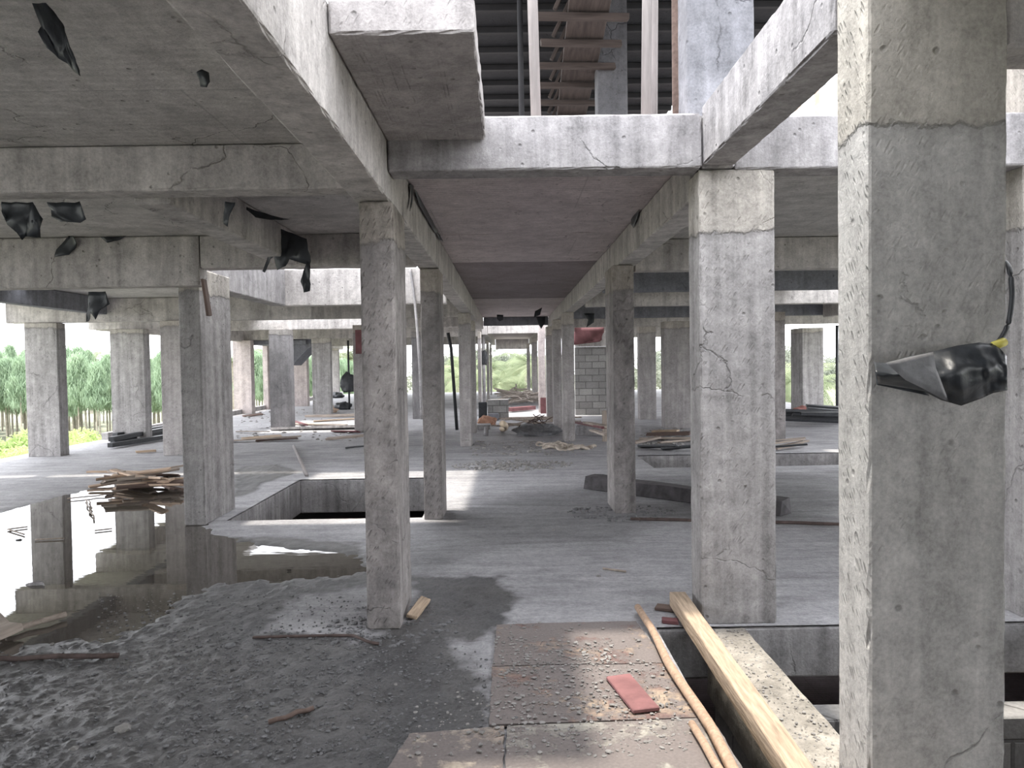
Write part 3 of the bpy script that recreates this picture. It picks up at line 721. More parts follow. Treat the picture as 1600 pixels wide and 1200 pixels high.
scrap([(1022, 294), (1005, 308), (1000, 324), (996, 340), (990, 356), (986, 350), (990, 336), (984, 338), (992, 320), (998, 308), (1012, 296)], 6.0, 'torn black strip hanging from the right corridor beam, nearest one', X=1.145, wob=.02)
scrap([(957, 375), (950, 386), (938, 392), (932, 396), (930, 384), (938, 378)], 8.6, 'crumpled black scrap halfway along the right corridor beam', X=1.145, wob=.02)
scrap([(776, 492), (786, 492), (786, 500), (780, 502), (776, 498)], 'ceiling', 'left black scrap on the dark corridor beam')
scrap([(836, 486), (847, 480), (844, 492), (834, 496)], 'ceiling', 'middle black scrap by the dark corridor beam')
scrap([(838, 495), (853, 494), (852, 504), (846, 514), (842, 508)], 21.1, 'right black scrap on the dark corridor beam')
scrap([(912, 490), (928, 490), (926, 504), (916, 512), (918, 500)], 16.37, 'black scrap right of the right corridor beam')
o = scrap([(897, 509), (943, 511), (944, 528), (936, 534), (920, 533), (905, 538), (897, 539)], 22.33, 'brown red tarpaulin draped over the top of the block wall', 'tarpaulin', mat='woodR')

# ---------------------------------------------------------------- upper floor seen through the well
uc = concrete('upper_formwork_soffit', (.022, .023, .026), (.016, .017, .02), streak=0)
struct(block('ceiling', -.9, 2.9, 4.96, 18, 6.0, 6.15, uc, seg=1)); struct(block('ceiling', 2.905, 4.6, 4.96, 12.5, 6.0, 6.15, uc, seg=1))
formB = simple('dark_formwork_planks', (.045, .035, .031), .85, .4, 3, .3, stretch=(9, .8, 9)); formL = simple('dim_pale_planks', (.13, .10, .08), .85, .4, 3, .3)
joist = simple('dark_joist_timber', (.02, .02, .022), .85, .2, 4, .3)
for i in range(19):
    y = 5.6+i*.62
    tag(plank('timber_joist', (-.88, y, 5.955), (4.5 if y < 12.4 else 2.88, y, 5.955), .06, .08, joist, .002), 'dark joist under the upper floor formwork', 'joist', 'joists of the upper formwork')
def prop(px, px2, D, r, mat, label):
    b = atD(px2, 200, D); b.z = ZT+.002; t = atD(px, 0, D); k = (5.9-b.z)/(t.z-b.z); t = b.lerp(t, k)
    o = tube('timber_prop', [b, b.lerp(t, .5), t], r, mat, 10); tag(o, label, 'prop'); return o
prop(832, 838, 4.68, .033, MC['pole'], 'pale round prop standing left of centre on the cross beam edge')
prop(1011, 1009, 4.72, .031, MC['pole'], 'pale round prop right of centre on the cross beam edge')
prop(1022, 1020, 5.6, .030, MC['pole'], 'darker prop just behind the pale right prop')
prop(1056, 1057, 6.0, .034, MC['woodB'], 'brown prop left of the upper concrete column')
prop(812, 816, 8.0, .03, joist, 'thin dark prop left of the pale left prop')
for px, l in ((532, 'leftmost'), (575, 'second'), (612, 'third'), (650, 'fourth')):
    prop(px, px+2, 4.9, .05, MC['pole'], '%s of the posts just visible above the cantilevered slab' % l)
MC['colK'] = concrete('blackish_column_concrete', (.10, .10, .105), (.07, .07, .075))  # near-black grey for the upper floor columns
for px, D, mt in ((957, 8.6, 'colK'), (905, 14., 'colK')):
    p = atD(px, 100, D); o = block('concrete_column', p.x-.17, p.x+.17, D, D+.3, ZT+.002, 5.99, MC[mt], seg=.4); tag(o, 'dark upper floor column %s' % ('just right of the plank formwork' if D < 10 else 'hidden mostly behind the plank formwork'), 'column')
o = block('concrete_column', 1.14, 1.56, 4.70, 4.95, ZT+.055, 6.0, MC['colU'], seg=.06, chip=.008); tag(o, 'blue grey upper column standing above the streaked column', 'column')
o = block('floor_slab', -.9, 10.2, 41.39, 41.4, 2.9, 2.91, MC['slab'], seg=5); bpy.data.objects.remove(o)
# beam formwork hanging from the upper soffit
E = empty('beam_formwork', (.62, 7, 5.2)); tag(E, 'plank formwork of an unfinished beam with bearers sticking out, on the upper floor', 'formwork')
def ch(o):
    o.parent = E; o.matrix_parent_inverse = Matrix.Translation(-E.location); return o
ch(plank('side_board', (.95, 6.4, 5.45), (1.15, 12.9, 5.45), .05, .8, formB, .004)); ch(plank('bottom_board', (.8, 6.4, 5.0), (1.0, 12.9, 5.0), .4, .04, formB, .004))
for i in range(11):
    y = 6.7+i*.6; x = .9+.02*i
    ch(plank('bearer', (x-.55-.1*random.random(), y, 4.93), (x+.3, y+.05, 4.93), .07, .06, formB, .003))
    ch(plank('brace', (x-.42, y+.02, 5.0), (x-.05, y+.02, 5.75), .05, .04, formB, .003))
    for k in range(3): ch(plank('cleat', (x-.14+.09*k, y-.3+.1*k, 5.05), (x-.10+.09*k, y-.3+.1*k, 5.5+.1*random.random()), .06, .03, formL, .003))
# bright scrap timber beyond, at the upper right
tan = simple('sunlit_scrap_timber', (.50, .38, .29), .8, .3, 4, .3)
for i in range(26):
    x = random.uniform(4.6, 6.8) if i < 22 else random.uniform(7.2, 8.5); D = 13.8+random.random()*3; a = random.uniform(-.9, .9)
    tag(plank('scrap_timber', (x, D, ZT+.05), (x+a, D+random.uniform(-.1, .6), random.uniform(6.3, 7.8)), .12, .05, tan, .004), 'pale scrap timber leaning on the far side of the upper floor', 'timber', 'scrap timber beyond the upper floor')

# ---------------------------------------------------------------- debris
def fp(px, py, z=0): return atz(px, py, z)
# stick heap at the puddle
woods = [MC['woodG'], MC['woodB'], simple('pale_split_wood', (.48, .36, .27), .8, .3, 4, .3, stretch=(8, 1, 8))]
for i in range(28):
    c = fp(random.uniform(172, 280), random.uniform(750, 772)); a = random.uniform(-.8, .8)+(PI if random.random() < .5 else 0); L = random.uniform(.35, 1.0)
    d = Vector((math.cos(a), math.sin(a), random.uniform(-.08, .14)))*L/2; c.z = .05+random.random()*.16
    tag(plank('scrap_board', c-d, c+d, random.uniform(.05, .15), .028, random.choice(woods), .004, rl=random.uniform(-.4, .4)), 'broken board in the heap of scrap wood at the back of the puddle', 'board', 'scrap wood heap at the puddle')
for (x0, y0), (x1, y1) in (((105, 779), (175, 772)), ((134, 780), (147, 811)), ((139, 782), (144, 800))):
    tag(tube('twig', polyline(fp(x0, y0, .02), fp(x1, y1, .02), 6, .06, x0), .008, MC['woodG'], 6), 'thin bent twig lying in the puddle below the scrap wood heap', 'twig', 'twigs in the puddle')
for (x0, y0), (x1, y1), l in (((12, 827), (43, 823), 'upper twig at the left edge of the puddle'), ((12, 827), (38, 835), 'lower twig at the left edge of the puddle'), ((55, 843), (100, 841), 'floating stick in front of the mirrored column'), ((148, 829), (175, 826), 'tiny floating stick in the bright part of the puddle')):
    tag(tube('twig', polyline(fp(x0, y0, .012), fp(x1, y1, .012), 4, .02, x0), .007, MC['woodG'], 6), l, 'twig')
o = scrap([(26, 841), (36, 840), (40, 844), (34, 846)], fp(30, 843).y, 'dark flake floating near the left edge'); o.location.z = .012
o = tube('rusty_rod', polyline(fp(-60, 1030, .03), fp(185, 1024, .03), 8, .04, 3), .015, MC['rust'], 8); tag(o, 'rusty rod lying in the mud at the left edge', 'rod')
o = tube('stick', polyline(fp(10, 985, .03), fp(103, 960, .03), 6, .05, 6), .018, MC['woodG'], 8); tag(o, 'dark stick at the edge of the puddle, lower left', 'stick')
o = plank('scrap_board', fp(-30, 1000, .06), fp(22, 978, .06), .12, .05, MC['woodG'], .006); tag(o, 'grey chunk of wood cut by the left edge', 'board')
o = plank('scrap_board', fp(-10, 960, .05), fp(14, 985, .05), .06, .03, MC['woodG'], .006); tag(o, 'short grey stick leaning on the chunk at the left edge', 'board')
o = tube('rusty_wire', smooth_path([fp(395, 996, .02), fp(470, 994, .02), fp(545, 993, .02), fp(562, 997, .03), fp(576, 1003, .03), fp(592, 1006, .02)]), .009, MC['rust'], 6); tag(o, 'thin bent rod in front of the nearest left column', 'rod')
o = tube('stick', polyline(fp(420, 1128, .03), fp(490, 1106, .035), 6, .03, 2), .011, MC['woodB'], 6); tag(o, 'short dark stick lying in the foreground mud', 'stick')
o = tube('stick', polyline(fp(942, 888, .015), fp(978, 893, .015), 3, .01, 2), .008, MC['woodG'], 6); tag(o, 'little stick alone on the corridor floor', 'stick')
o = tube('steel_pipe', [fp(459, 697, .03), fp(479, 742, .03)], .028, MC['pole'], 10); tag(o, 'grey pipe lying behind the left pit', 'pipe')
o = scrap([(37, 915), (44, 912), (56, 909), (72, 911), (74, 914), (58, 918), (44, 922)], fp(55, 915).y, 'white crumpled plastic in the puddle', 'litter', mat='beamL'); o.location.z = .03
# stones
def stone_mesh(r, seed, flat=.6):
    bm = bmesh.new(); bmesh.ops.create_icosphere(bm, subdivisions=2, radius=r)
    for v in bm.verts:
        q = v.co/r*1.3+Vector((seed, seed, 0)); v.co *= 1+.35*mn.noise(q)+.15*mn.noise(q*2.5); v.co.z *= flat
    return bm_mesh('stone', bm)
smesh = [stone_mesh(1, s*5.3) for s in range(5)]
for k, m_ in enumerate(smesh): m_.materials.append(MC['rubble'] if k < 3 else MC['mudstone'])
def stone(px, py, r, label, k=0, group=None):
    p = fp(px, py); o = bpy.data.objects.new('stone', smesh[k]); C.objects.link(o); o.location = (p.x, p.y, r*.35); o.scale = (r, r, r)
    o.rotation_euler = (0, 0, random.random()*6); tag(o, label, 'stone', group)
stone(193, 1143, .035, 'pale fist sized stone in the lower left mud', 0); stone(115, 1175, .022, 'small pale stone near the bottom left', 1)
stone(617, 1074, .022, 'small flat stone on the dry floor left of the plywood', 2); stone(360, 1012, .03, 'round muddy stone near the middle of the wet floor', 3)
stone(805, 1130, .035, 'lump of mortar at the joint of the plywood sheets', 3); stone(865, 830, .018, 'pebble in the middle of the corridor floor', 1)
stone(935, 902, .018, 'yellowish pebble on the corridor floor', 1)
for i in range(60):
    while True:
        px, py = random.uniform(20, 740), random.uniform(1000, 1195)
        break
    stone(px, py, random.uniform(.007, .018), 'small stone embedded in the foreground mud', random.choice((2, 3, 4)), 'stones in the foreground mud')
# gravel, uncountable
def gravel(n, region, rr, mat, name, label, flat=.6):
    base = bmesh.new(); bmesh.ops.create_icosphere(base, subdivisions=1, radius=1)
    bv = np.array([v.co[:] for v in base.verts]); bf = [[v.index for v in f.verts] for f in base.faces]; base.free()
    vs = []; fs = []; k = 0
    for i in range(n):
        p, dens = region()
        r = rr[0]*(rr[1]/rr[0])**(random.random()**2.2)
        sc = np.array([r*random.uniform(.7, 1.4), r*random.uniform(.7, 1.4), r*flat]); an = random.random()*6
        q = bv*(1+.3*(np.random.rand(len(bv), 1)-.5))*sc
        q = np.stack([q[:, 0]*math.cos(an)-q[:, 1]*math.sin(an), q[:, 0]*math.sin(an)+q[:, 1]*math.cos(an), q[:, 2]], 1)+np.array([p[0], p[1], p[2]+r*flat*.4])
        vs.append(q); fs += [[a+k for a in f] for f in bf]; k += len(bv)
    me = pyd(name, np.concatenate(vs).tolist(), fs); o = link(name, me, mat)
    tag(o, label, 'gravel', kind='stuff'); return o
def R_poly(boxes):
    def f():
        x0, y0, x1, y1, z = random.choice(boxes)
        while True:
            px, py = random.uniform(x0, x1), random.uniform(y0, y1); p = atz(px, py)
            if not inhole(p.x, p.y) or p.x < .86: return (p.x, p.y, z), 1
    return f
gravel(4200, R_poly([(-20, 1010, 760, 1200, .012), (150, 930, 700, 1080, .010), (260, 985, 640, 1190, .012)]), (.0035, .011), MC['mudstone'], 'gravel', 'dark wet gravel scattered through the foreground mud')
gravel(1900, R_poly([(770, 980, 1000, 1100, .033), (770, 1100, 1080, 1190, .036), (770, 1040, 1060, 1120, .035), (640, 1090, 1080, 1195, .033), (780, 1010, 960, 1060, .033)]), (.003, .012), MC['rubble'], 'gravel', 'dry crumbs of mortar on the plywood sheets', .45)
def ring(cx, cy, r0_, r1_, z=.006):
    def f():
        a = random.random()*6.28; r = random.uniform(r0_, r1_); c = atz(cx, cy); return (c.x+math.cos(a)*r, c.y+math.sin(a)*r*.7, z), 1
    return f
gravel(260, ring(610, 985, .15, .42), (.006, .022), MC['mudstone'], 'gravel', 'broken dark crumbs round the foot of the nearest left column')
gravel(200, ring(975, 803, .2, .6), (.008, .03), MC['mudstone'], 'gravel', 'broken crumbs round the foot of the second right corridor column')
gravel(420, ring(800, 728, .1, .95), (.012, .04), MC['rubble'], 'gravel', 'low ring of rubble in the middle of the corridor')
gravel(200, R_poly([(730, 690, 900, 712, .0)]), (.02, .06), MC['rubble'], 'gravel', 'loose rubble between the third corridor columns')
gravel(600, R_poly([(1160, 985, 1310, 1190, .0)]) if 0 else (lambda: ((random.uniform(1.18, 1.38), random.uniform(2.7, 4.4), 0.0), 1)), (.002, .009), MC['rubble'], 'gravel', 'fine crumbs on the sunlit ledge')
gravel(500, R_poly([(370, 655, 560, 690, 0), (380, 640, 480, 655, 0), (1000, 670, 1080, 700, 0)]), (.015, .06), MC['rubble'], 'gravel', 'loose rubble over the left debris field')
# black steel stack by the slab edge
for i, (a, b) in enumerate([((172, 702), (258, 688)), ((176, 696), (262, 683)), ((174, 700), (268, 681)), ((180, 693), (266, 678))]):
    z = .08+.10*(i//2)
    tag(plank('steel_channel', fp(*a)+Vector((0, 0, z)), fp(*b)+Vector((0, 0, z)), .12, .09, MC['black'], 0), 'black steel channel in the stack before the pale far left column', 'steel channel', 'black steel stack at the far left')
o = plank('wooden_board', fp(212, 706, .04), fp(244, 704, .04), .08, .04, MC['wood'], .003); tag(o, 'short pale board beside the black steel stack', 'board')
# planks on the left debris field
def deb(x0, y0, x1, y1, w, h, mat, z=.03): 
    a, b = fp(x0, y0, 0), fp(x1, y1, 0); a.z = z; b.z = z+random.uniform(0, .08); return plank('scrap_board', a, b, w, h, mat, .004, rl=random.uniform(-.3, .3))
for (x0, y0, x1, y1, w, h, mt) in [(345, 692, 470, 689, .2, .03, 'woodG'), (378, 688, 440, 684, .14, .03, 'wood'), (400, 691, 465, 687, .1, .03, 'woodB'), (425, 673, 560, 671, .25, .06, 'beamL'), (455, 664, 540, 667, .18, .04, 'woodG'), (478, 652, 556, 652, .14, .08, 'woodG'), (460, 660, 478, 668, .12, .04, 'woodR'), (520, 676, 560, 678, .14, .03, 'woodR'), (510, 688, 568, 688, .1, .04, 'woodG'), (490, 660, 555, 657, .12, .03, 'wood'), (380, 652, 410, 650, .14, .04, 'woodB'), (540, 702, 572, 702, .06, .03, 'black'), (370, 676, 420, 680, .06, .02, 'woodG'), (400, 640, 425, 638, .1, .05, 'black')]:
    tag(deb(x0, y0, x1, y1, w, h, MC[mt]), 'loose board strewn on the left debris field', 'board', 'boards on the left debris field')
def lump(px, py, rx, ry, rz, mat, name, label, cat, z=None, seed=1.):
    bm = bmesh.new(); bmesh.ops.create_icosphere(bm, subdivisions=4, radius=1)
    for v in bm.verts:
        q = v.co*1.4+Vector((seed*3, seed, 0)); s = 1+.35*mn.noise(q)+.16*mn.noise(q*3)+.05*mn.noise(q*8)
        v.co = Vector((v.co.x*rx*s, v.co.y*ry*s, max(-.55, v.co.z)*rz*s))
    p = fp(px, py); o = link(name, bm_mesh(name, bm), mat, loc=(p.x, p.y, rz*.5 if z is None else z), smooth=True); tag(o, label, cat); return o
lump(536, 640, .28, .25, .2, MC['black'], 'rubbish_bag', 'black rubbish bag right of the streaked column', 'bag', seed=2)
lump(526, 622, .35, .3, .2, MC['black'], 'rubbish_bag', 'black bag on the slab edge near the hanging bundle', 'bag', seed=4)
lump(510, 645, .35, .3, .16, simple('tan_sack', (.48, .36, .28), .85, .3), 'cloth_sack', 'tan sack lying at the foot of the streaked column', 'sack', seed=5)
lump(762, 664, .24, .2, .16, simple('orange_sack', (.34, .19, .13), .85, .4), 'cloth_sack', 'orange brown sack on the corridor floor by the grey blocks', 'sack', seed=6)
lump(838, 680, .5, .35, .17, MC['mudstone'], 'wire_heap', 'dark heap of netting in the middle of the corridor', 'heap', seed=7)
o = lump(545, 640, .28, .12, .42, MC['black'], 'cloth_bundle', 'dark bundle hanging on the prop at the left slab edge', 'bundle', z=.9, seed=3)
o = tube('steel_prop', [fp(546, 640), fp(546, 640)+Vector((0, 0, 2.5))], .035, MC['black'], 8); tag(o, 'black prop beside the hanging bundle', 'prop')
tube_ = tube('bent_pipe', smooth_path([fp(784, 670, .06), fp(788, 670, .12), fp(790, 667, .25), fp(789, 664, .38), fp(785, 662, .48)]), .06, simple('yellowed_pipe', (.55, .45, .33), .6, .2), 10); tag(tube_, 'curved yellowish pipe piece on the corridor floor', 'pipe')
for i in range(9):
    a = fp(random.uniform(820, 850), random.uniform(672, 682)); L = random.uniform(.4, .9); an = random.uniform(0, 3.1)
    d = Vector((math.cos(an), .4*math.sin(an), .35))*L/2; a.z = .24
    tag(tube('bent_rebar', polyline(a-d, a+d, 6, .15, i), .011, MC['rust'], 5), 'bent rod poking out of the dark netting heap', 'rod', 'rods in the netting heap')
for i in range(8):
    a = fp(random.uniform(800, 870), random.uniform(655, 668)); an = random.uniform(-.5, .5); L = random.uniform(1., 2.2); d = Vector((math.cos(an), math.sin(an), 0))*L/2; a.z = .05
    tag(tube('branch', polyline(a-d, a+d, 6, .2, i), .022, MC['woodG'], 5), 'thin branch on the corridor floor behind the netting heap', 'branch', 'branches behind the netting heap')
for i in range(34):
    a = fp(random.uniform(796, 828), random.uniform(628, 634)); an = random.uniform(0, 3.1); L = random.uniform(1., 2.4); d = Vector((math.cos(an), math.sin(an)*.6, random.uniform(-.25, .25)))*L/2; a.z = .12+random.random()*.35
    tag(tube('branch', polyline(a-d, a+d, 5, .35, i+20), .035, simple('bleached_branch', (.42, .37, .33), .85, .3) if i == 0 else bpy.data.materials['bleached_branch'], 5), 'bleached branch in the tangled pile before the far opening', 'branch', 'tangled branches before the far opening')
o = plank('wooden_board', fp(795, 640, .1), fp(832, 637, .1), .3, .12, MC['woodR'], .003); tag(o, 'dark red board below the tangled branches', 'board')
o = plank('wooden_board', fp(849, 646)+Vector((0, -.1, .0)), fp(849, 646)+Vector((0, -.1, .5)), .18, .1, MC['woodR'], .003); tag(o, 'red block at the foot of the pinkish column', 'board')
# grey blocks
def blk(px0, px1, yb, h, dep, mat, label, name='concrete_block', z0=0):
    a = fp(px0, yb); b = fp(px1, yb); o = block(name, a.x, b.x, a.y, a.y+dep, z0, z0+h, mat, seg=.3, chip=.01); tag(o, label, 'block'); return o
blk(762, 795, 656, .56, .5, MC['cmu'], 'squat pile of grey blocks left in the corridor')
blk(763, 779, 658, .2, .3, MC['beamD'], 'low dark block in front of the grey block pile')
blk(748, 761, 656, .5, .1, MC['black'], 'black panel leaning beside the grey block pile', 'leaning_panel')
o = tube('short_post', [fp(759, 681), fp(760, 681, 0)+Vector((0, 0, .2))], .05, MC['beamL'], 10); tag(o, 'stubby pale post on the corridor floor', 'post')
o = blk(745, 766, 672, .12, .5, MC['beamL'], 'pale slab stub at the left edge of the corridor')
# rope coils at the third right column
for i in range(9):
    c = fp(858+i*7, 699+random.uniform(-3, 4)); r = random.uniform(.15, .3)
    pts = [c+Vector((math.cos(t)*r, math.sin(t)*r*.7, .03+.03*math.sin(3*t+i))) for t in np.linspace(0, 5.2, 16)]
    tag(tube('rope_coil', pts, .024, simple('dirty_rope', (.48, .42, .36), .9, .3) if i == 0 else bpy.data.materials['dirty_rope'], 6), 'coil of dirty rope at the foot of the third right corridor column', 'rope', 'rope coils at the third right column')
# plank trestle by the block wall
E = empty('plank_trestle', fp(940, 690)); tag(E, 'rough trestle of dark planks before the block wall', 'trestle')
def che(o, E=E):
    o.parent = E; o.matrix_parent_inverse = Matrix.Translation(-E.location); return o
che(plank('board', fp(902, 660, .28), fp(946, 668, .48), .14, .04, MC['woodR'], .004)); che(plank('board', fp(915, 660, .42), fp(955, 668, .5), .12, .04, MC['woodG'], .004))
a = fp(945, 690); che(plank('leg', a, a+Vector((0, 0, .62)), .09, .09, MC['woodG'], .003)); che(plank('board', fp(925, 672, .45), fp(950, 680, .62), .1, .03, MC['woodG'], .004))
o = plank('concrete_kerb', fp(901, 672, .1), fp(950, 672, .1), .3, .2, MC['beamL'], .003); tag(o, 'low pale kerb behind the trestle', 'kerb')
# low step across the right floor, its shadowed side painted as a dark bar
o = plank('shaded_step_side', fp(922, 752, .09), fp(1228, 792, .09), .22, .16, simple('painted_step_shade', (.07, .065, .068), .8, .4), .01); tag(o, 'long low step side behind the streaked column, its shade painted dark', 'beam')
o = tube('rubber_hose', polyline(fp(985, 811, .015), fp(1420, 822, .015), 16, .05, 3), .018, MC['rust'], 6); tag(o, 'dark hose lying across the floor behind the streaked column', 'hose')
# right debris
for i in range(13):
    c = fp(random.uniform(1240, 1310), random.uniform(655, 668)); a = random.uniform(-.5, .1); L = random.uniform(1.0, 1.8); d = Vector((math.cos(a), math.sin(a)*.7, random.uniform(-.12, .02)))*L/2; c.z = .12+.25*random.random()
    tag(plank('steel_channel', c-d, c+d, .12, .07, MC['black'], 0, rl=random.uniform(-.5, .5)), 'black steel piece in the heap on the right side', 'steel channel', 'black steel heap on the right')
lump(1256, 652, .25, .2, .14, simple('red_cloth', (.36, .17, .15), .85, .3), 'red_cloth', 'red cloth lying on the heap of black steel', 'cloth', z=.16)
for i in range(7):
    c = fp(random.uniform(1205, 1245), random.uniform(695, 706)); a = random.uniform(-.4, .4); d = Vector((math.cos(a), math.sin(a), .1))*.3; c.z = .06+.1*random.random()
    tag(plank('scrap_board', c-d, c+d, .08, .03, random.choice([MC['black'], MC['woodG']]), .003), 'dark scrap beside the rough right column', 'board', 'dark scraps by the right pit')
for (x0, y0, x1, y1, mt) in [(1000, 688, 1080, 690, 'woodG'), (1010, 681, 1078, 683, 'woodB'), (1030, 694, 1085, 690, 'woodG'), (1000, 700, 1060, 706, 'black'), (1035, 704, 1085, 706, 'black'), (1020, 676, 1060, 678, 'wood'), (990, 694, 1030, 690, 'woodG')]:
    tag(deb(x0, y0, x1, y1, .14, .04, MC[mt]), 'loose board on the floor left of the streaked pit column', 'board', 'boards behind the right pit')
# white hose hanging from the roof opening
o = tube('plastic_pipe', smooth_path([atD(641, 420, 11.18), atD(648, 470, 11.15), atD(655, 560, 11.1), atD(659, 655, 11.1)]), .02, MC['beamL'], 8); tag(o, 'white plastic pipe hanging down beside the first left corridor column', 'pipe')
o = tube('steel_prop', [fp(714, 672), atD(705, 545, fp(714, 672).y), atD(700, 520, fp(714, 672).y)], .04, MC['black'], 8); tag(o, 'dark leaning prop between the second and third left corridor columns', 'prop')
o = tube('steel_prop', [fp(757, 640), fp(757, 640)+Vector((0, 0, 2.6))], .06, MC['beamL'], 8); tag(o, 'pale prop by the fifth left corridor column', 'prop')
o = lump(757, 640, .14, .1, .35, MC['black'], 'cloth_bundle', 'dark cloth hung on the pale prop in the corridor', 'cloth', z=1.75, seed=9)
o = tube('steel_prop', [fp(1308, 650), fp(1308, 650)+Vector((0, 0, 2.5))], .04, MC['black'], 8); tag(o, 'black prop left of the huge foreground column', 'prop')
# boards tied to columns
o = plank('formwork_board', atD(318, 436, 7.36), atD(327, 494, 7.36), .09, .025, MC['woodB'], .002); o.location.y = 7.36; tag(o, 'brown board hanging at the top of the big pale column', 'board')
p = atD(562, 534, fp(562, 676).y-.06); o = plank('formwork_board', p+Vector((0, 0, -.28)), p+Vector((0, 0, .28)), .2, .03, MC['woodR'], .002); tag(o, 'red board at the top of the column left of the stained one', 'board')
# wooden block on the rim of the left pit
o = plank('timber_block', fp(556, 768, .05), fp(600, 768, .05), .25, .14, MC['wood'], .004); o.location.y = 9.95; o.location.z = .08; tag(o, 'pale timber bridging the right end of the left pit', 'timber')
# dark stair flight
def stair():
    E = empty('stair_flight', fp(470, 640)); tag(E, 'dark concrete stair flight seen from below on the left side', 'stairs')
    D = 26.2; pts = [atD(456, 512, D), atD(489, 512, D), atD(489, 540, D), atD(480, 546, D), atD(456, 571, D)]
    bm = bmesh.new()
    A = [bm.verts.new(p-E.location) for p in pts]; B = [bm.verts.new(p+Vector((0, 1.2, 0))-E.location) for p in pts]
    bm.faces.new(A); bm.faces.new(B[::-1])
    for i in range(5): bm.faces.new([A[i], A[(i+1) % 5], B[(i+1) % 5], B[i]][::-1])
    bmesh.ops.recalc_face_normals(bm, faces=bm.faces[:])
    link('waist_slab', bm_mesh('waist_slab', bm), MC['beamD'], E)
    o = block('landing', -8.9, -7.0, D-.2, D+1.2, 2.35, 2.5, MC['beamD']); o.parent = E; o.matrix_parent_inverse = Matrix.Translation(-E.location)
stair()
# low upstand of the slab edge at the far left
o = block('slab_kerb', -9.2, -9.05, 16.9, 41, .0, .16, MC['beamL'], seg=1); tag(o, 'low pale kerb along the left slab edge', 'kerb')

# ---------------------------------------------------------------- outside
def ground_mat():
    m, nt, P = newmat('grassy_ground'); g = NT(nt); tc = g.n('ShaderNodeTexCoord'); v = tc.outputs['Object']
    n = g.noise(v, .25, 8, .6); n2 = g.noise(v, 3, 6)
    c = g.mix(g.rng(n, .4, .6, 0, 1), (.19, .21, .15), (.27, .27, .20)); c = g.scale(c, g.rng(n2, .3, .7, .75, 1.2))
    g.l(c, P.inputs['Base Color']); P.inputs['Roughness'].default_value = .95; return m
GM = ground_mat()
GZ0 = -3.3
def ground(x0, x1, y0, y1):   # ground storey level, one floor below the slab
    o = link('ground', pyd('ground', [(x0, y0, GZ0), (x1, y0, GZ0), (x1, y1, GZ0), (x0, y1, GZ0)], [(0, 1, 2, 3)]), GM); tag(o, kind='structure')
ground(-220, FX0, -60, 300); ground(FX1, 220, -60, 300); ground(FX0, FX1, FY1, 300); ground(FX0, FX1, -60, FY0)
cas = leafmat('casuarina_foliage', (.25, .34, .23), (.36, .46, .31)); pal = leafmat('palm_foliage', (.17, .215, .13), (.29, .32, .20)); shr = leafmat('bright_shrub_foliage', (.44, .54, .22), (.36, .46, .20)); brd = leafmat('broadleaf_foliage', (.19, .22, .18), (.30, .31, .25))  # pale casuarina greens have the haze painted into the colour
trunkm = simple('pale_trunk_bark', (.30, .27, .22), .9, .3, 5); 
def leaves(n, pos, lw, ll, updir=(0, 0, 1), rnd=.8):
    vs = np.empty((n*4, 3)); fs = []
    for i in range(n):
        p = pos(); d = Vector(updir)+Vector((random.gauss(0, rnd), random.gauss(0, rnd), random.gauss(0, rnd*.6))); d.normalize()
        s = d.cross(Vector((random.gauss(0, 1), random.gauss(0, 1), random.gauss(0, 1)))).normalized()
        L = ll*random.uniform(.6, 1.3)/2; w = lw*random.uniform(.6, 1.3)/2; p = Vector(p)
        for k, q in enumerate((p-d*L-s*w*.4, p-d*L+s*w*.4, p+d*L+s*w, p+d*L-s*w)): vs[i*4+k] = q
        fs.append((i*4, i*4+1, i*4+2, i*4+3))
    return vs.tolist(), fs
def crown_cas(h):
    cl = [(random.uniform(0, 6.28), random.uniform(.2, 1)) for _ in range(70)]
    def pos():
        a, t = random.choice(cl); z = .30+.74*t; r = 1.25*(1-t)**.8*random.uniform(.1, 1)+.06
        return ((math.cos(a)*r+random.gauss(0, .16)), (math.sin(a)*r+random.gauss(0, .16)), z*h+r*.35+random.gauss(0, .16))
    return leaves(3400, pos, .045, .45, (0, 0, 1.1), .4)
def mk_tree(kind):
    if kind == 'cas': h = 5.9; v, f = crown_cas(h); mt = cas; tp = [(0, 0, 0), (.05, 0, h*.5), (0, .05, h*.9)]; r, r2 = .07, .02
    elif kind == 'brd':
        h = 6.5; blobs = [(Vector((random.gauss(0, 1.1), random.gauss(0, 1.1), h*random.uniform(.45, .9))), random.uniform(.6, 1.2)) for _ in range(14)]
        def pos():
            c, r = random.choice(blobs); d = Vector((random.gauss(0, 1), random.gauss(0, 1), random.gauss(0, 1))).normalized(); return c+d*r*random.uniform(.7, 1)
        v, f = leaves(3000, pos, .16, .2, (0, 0, .2), 1); mt = brd; tp = [(0, 0, 0), (.1, 0, h*.4), (0, .1, h*.7)]; r, r2 = .16, .06
    elif kind == 'shr':
        h = 1.0
        def pos():
            d = Vector((random.gauss(0, 1), random.gauss(0, 1), abs(random.gauss(0, 1)))).normalized(); return Vector((d.x*.8, d.y*.8, d.z*.9))*random.uniform(.6, 1)+Vector((0, 0, .1))
        v, f = leaves(900, pos, .07, .16, (0, 0, .4), .8); mt = shr; tp = [(0, 0, 0), (0, 0, .3), (.02, 0, .6)]; r, r2 = .03, .01
    fm = pyd('crown', v, f); fm.materials.append(mt); tm = tube_mesh('trunk', tp, r, 6, r2); tm.materials.append(trunkm); return fm, tm
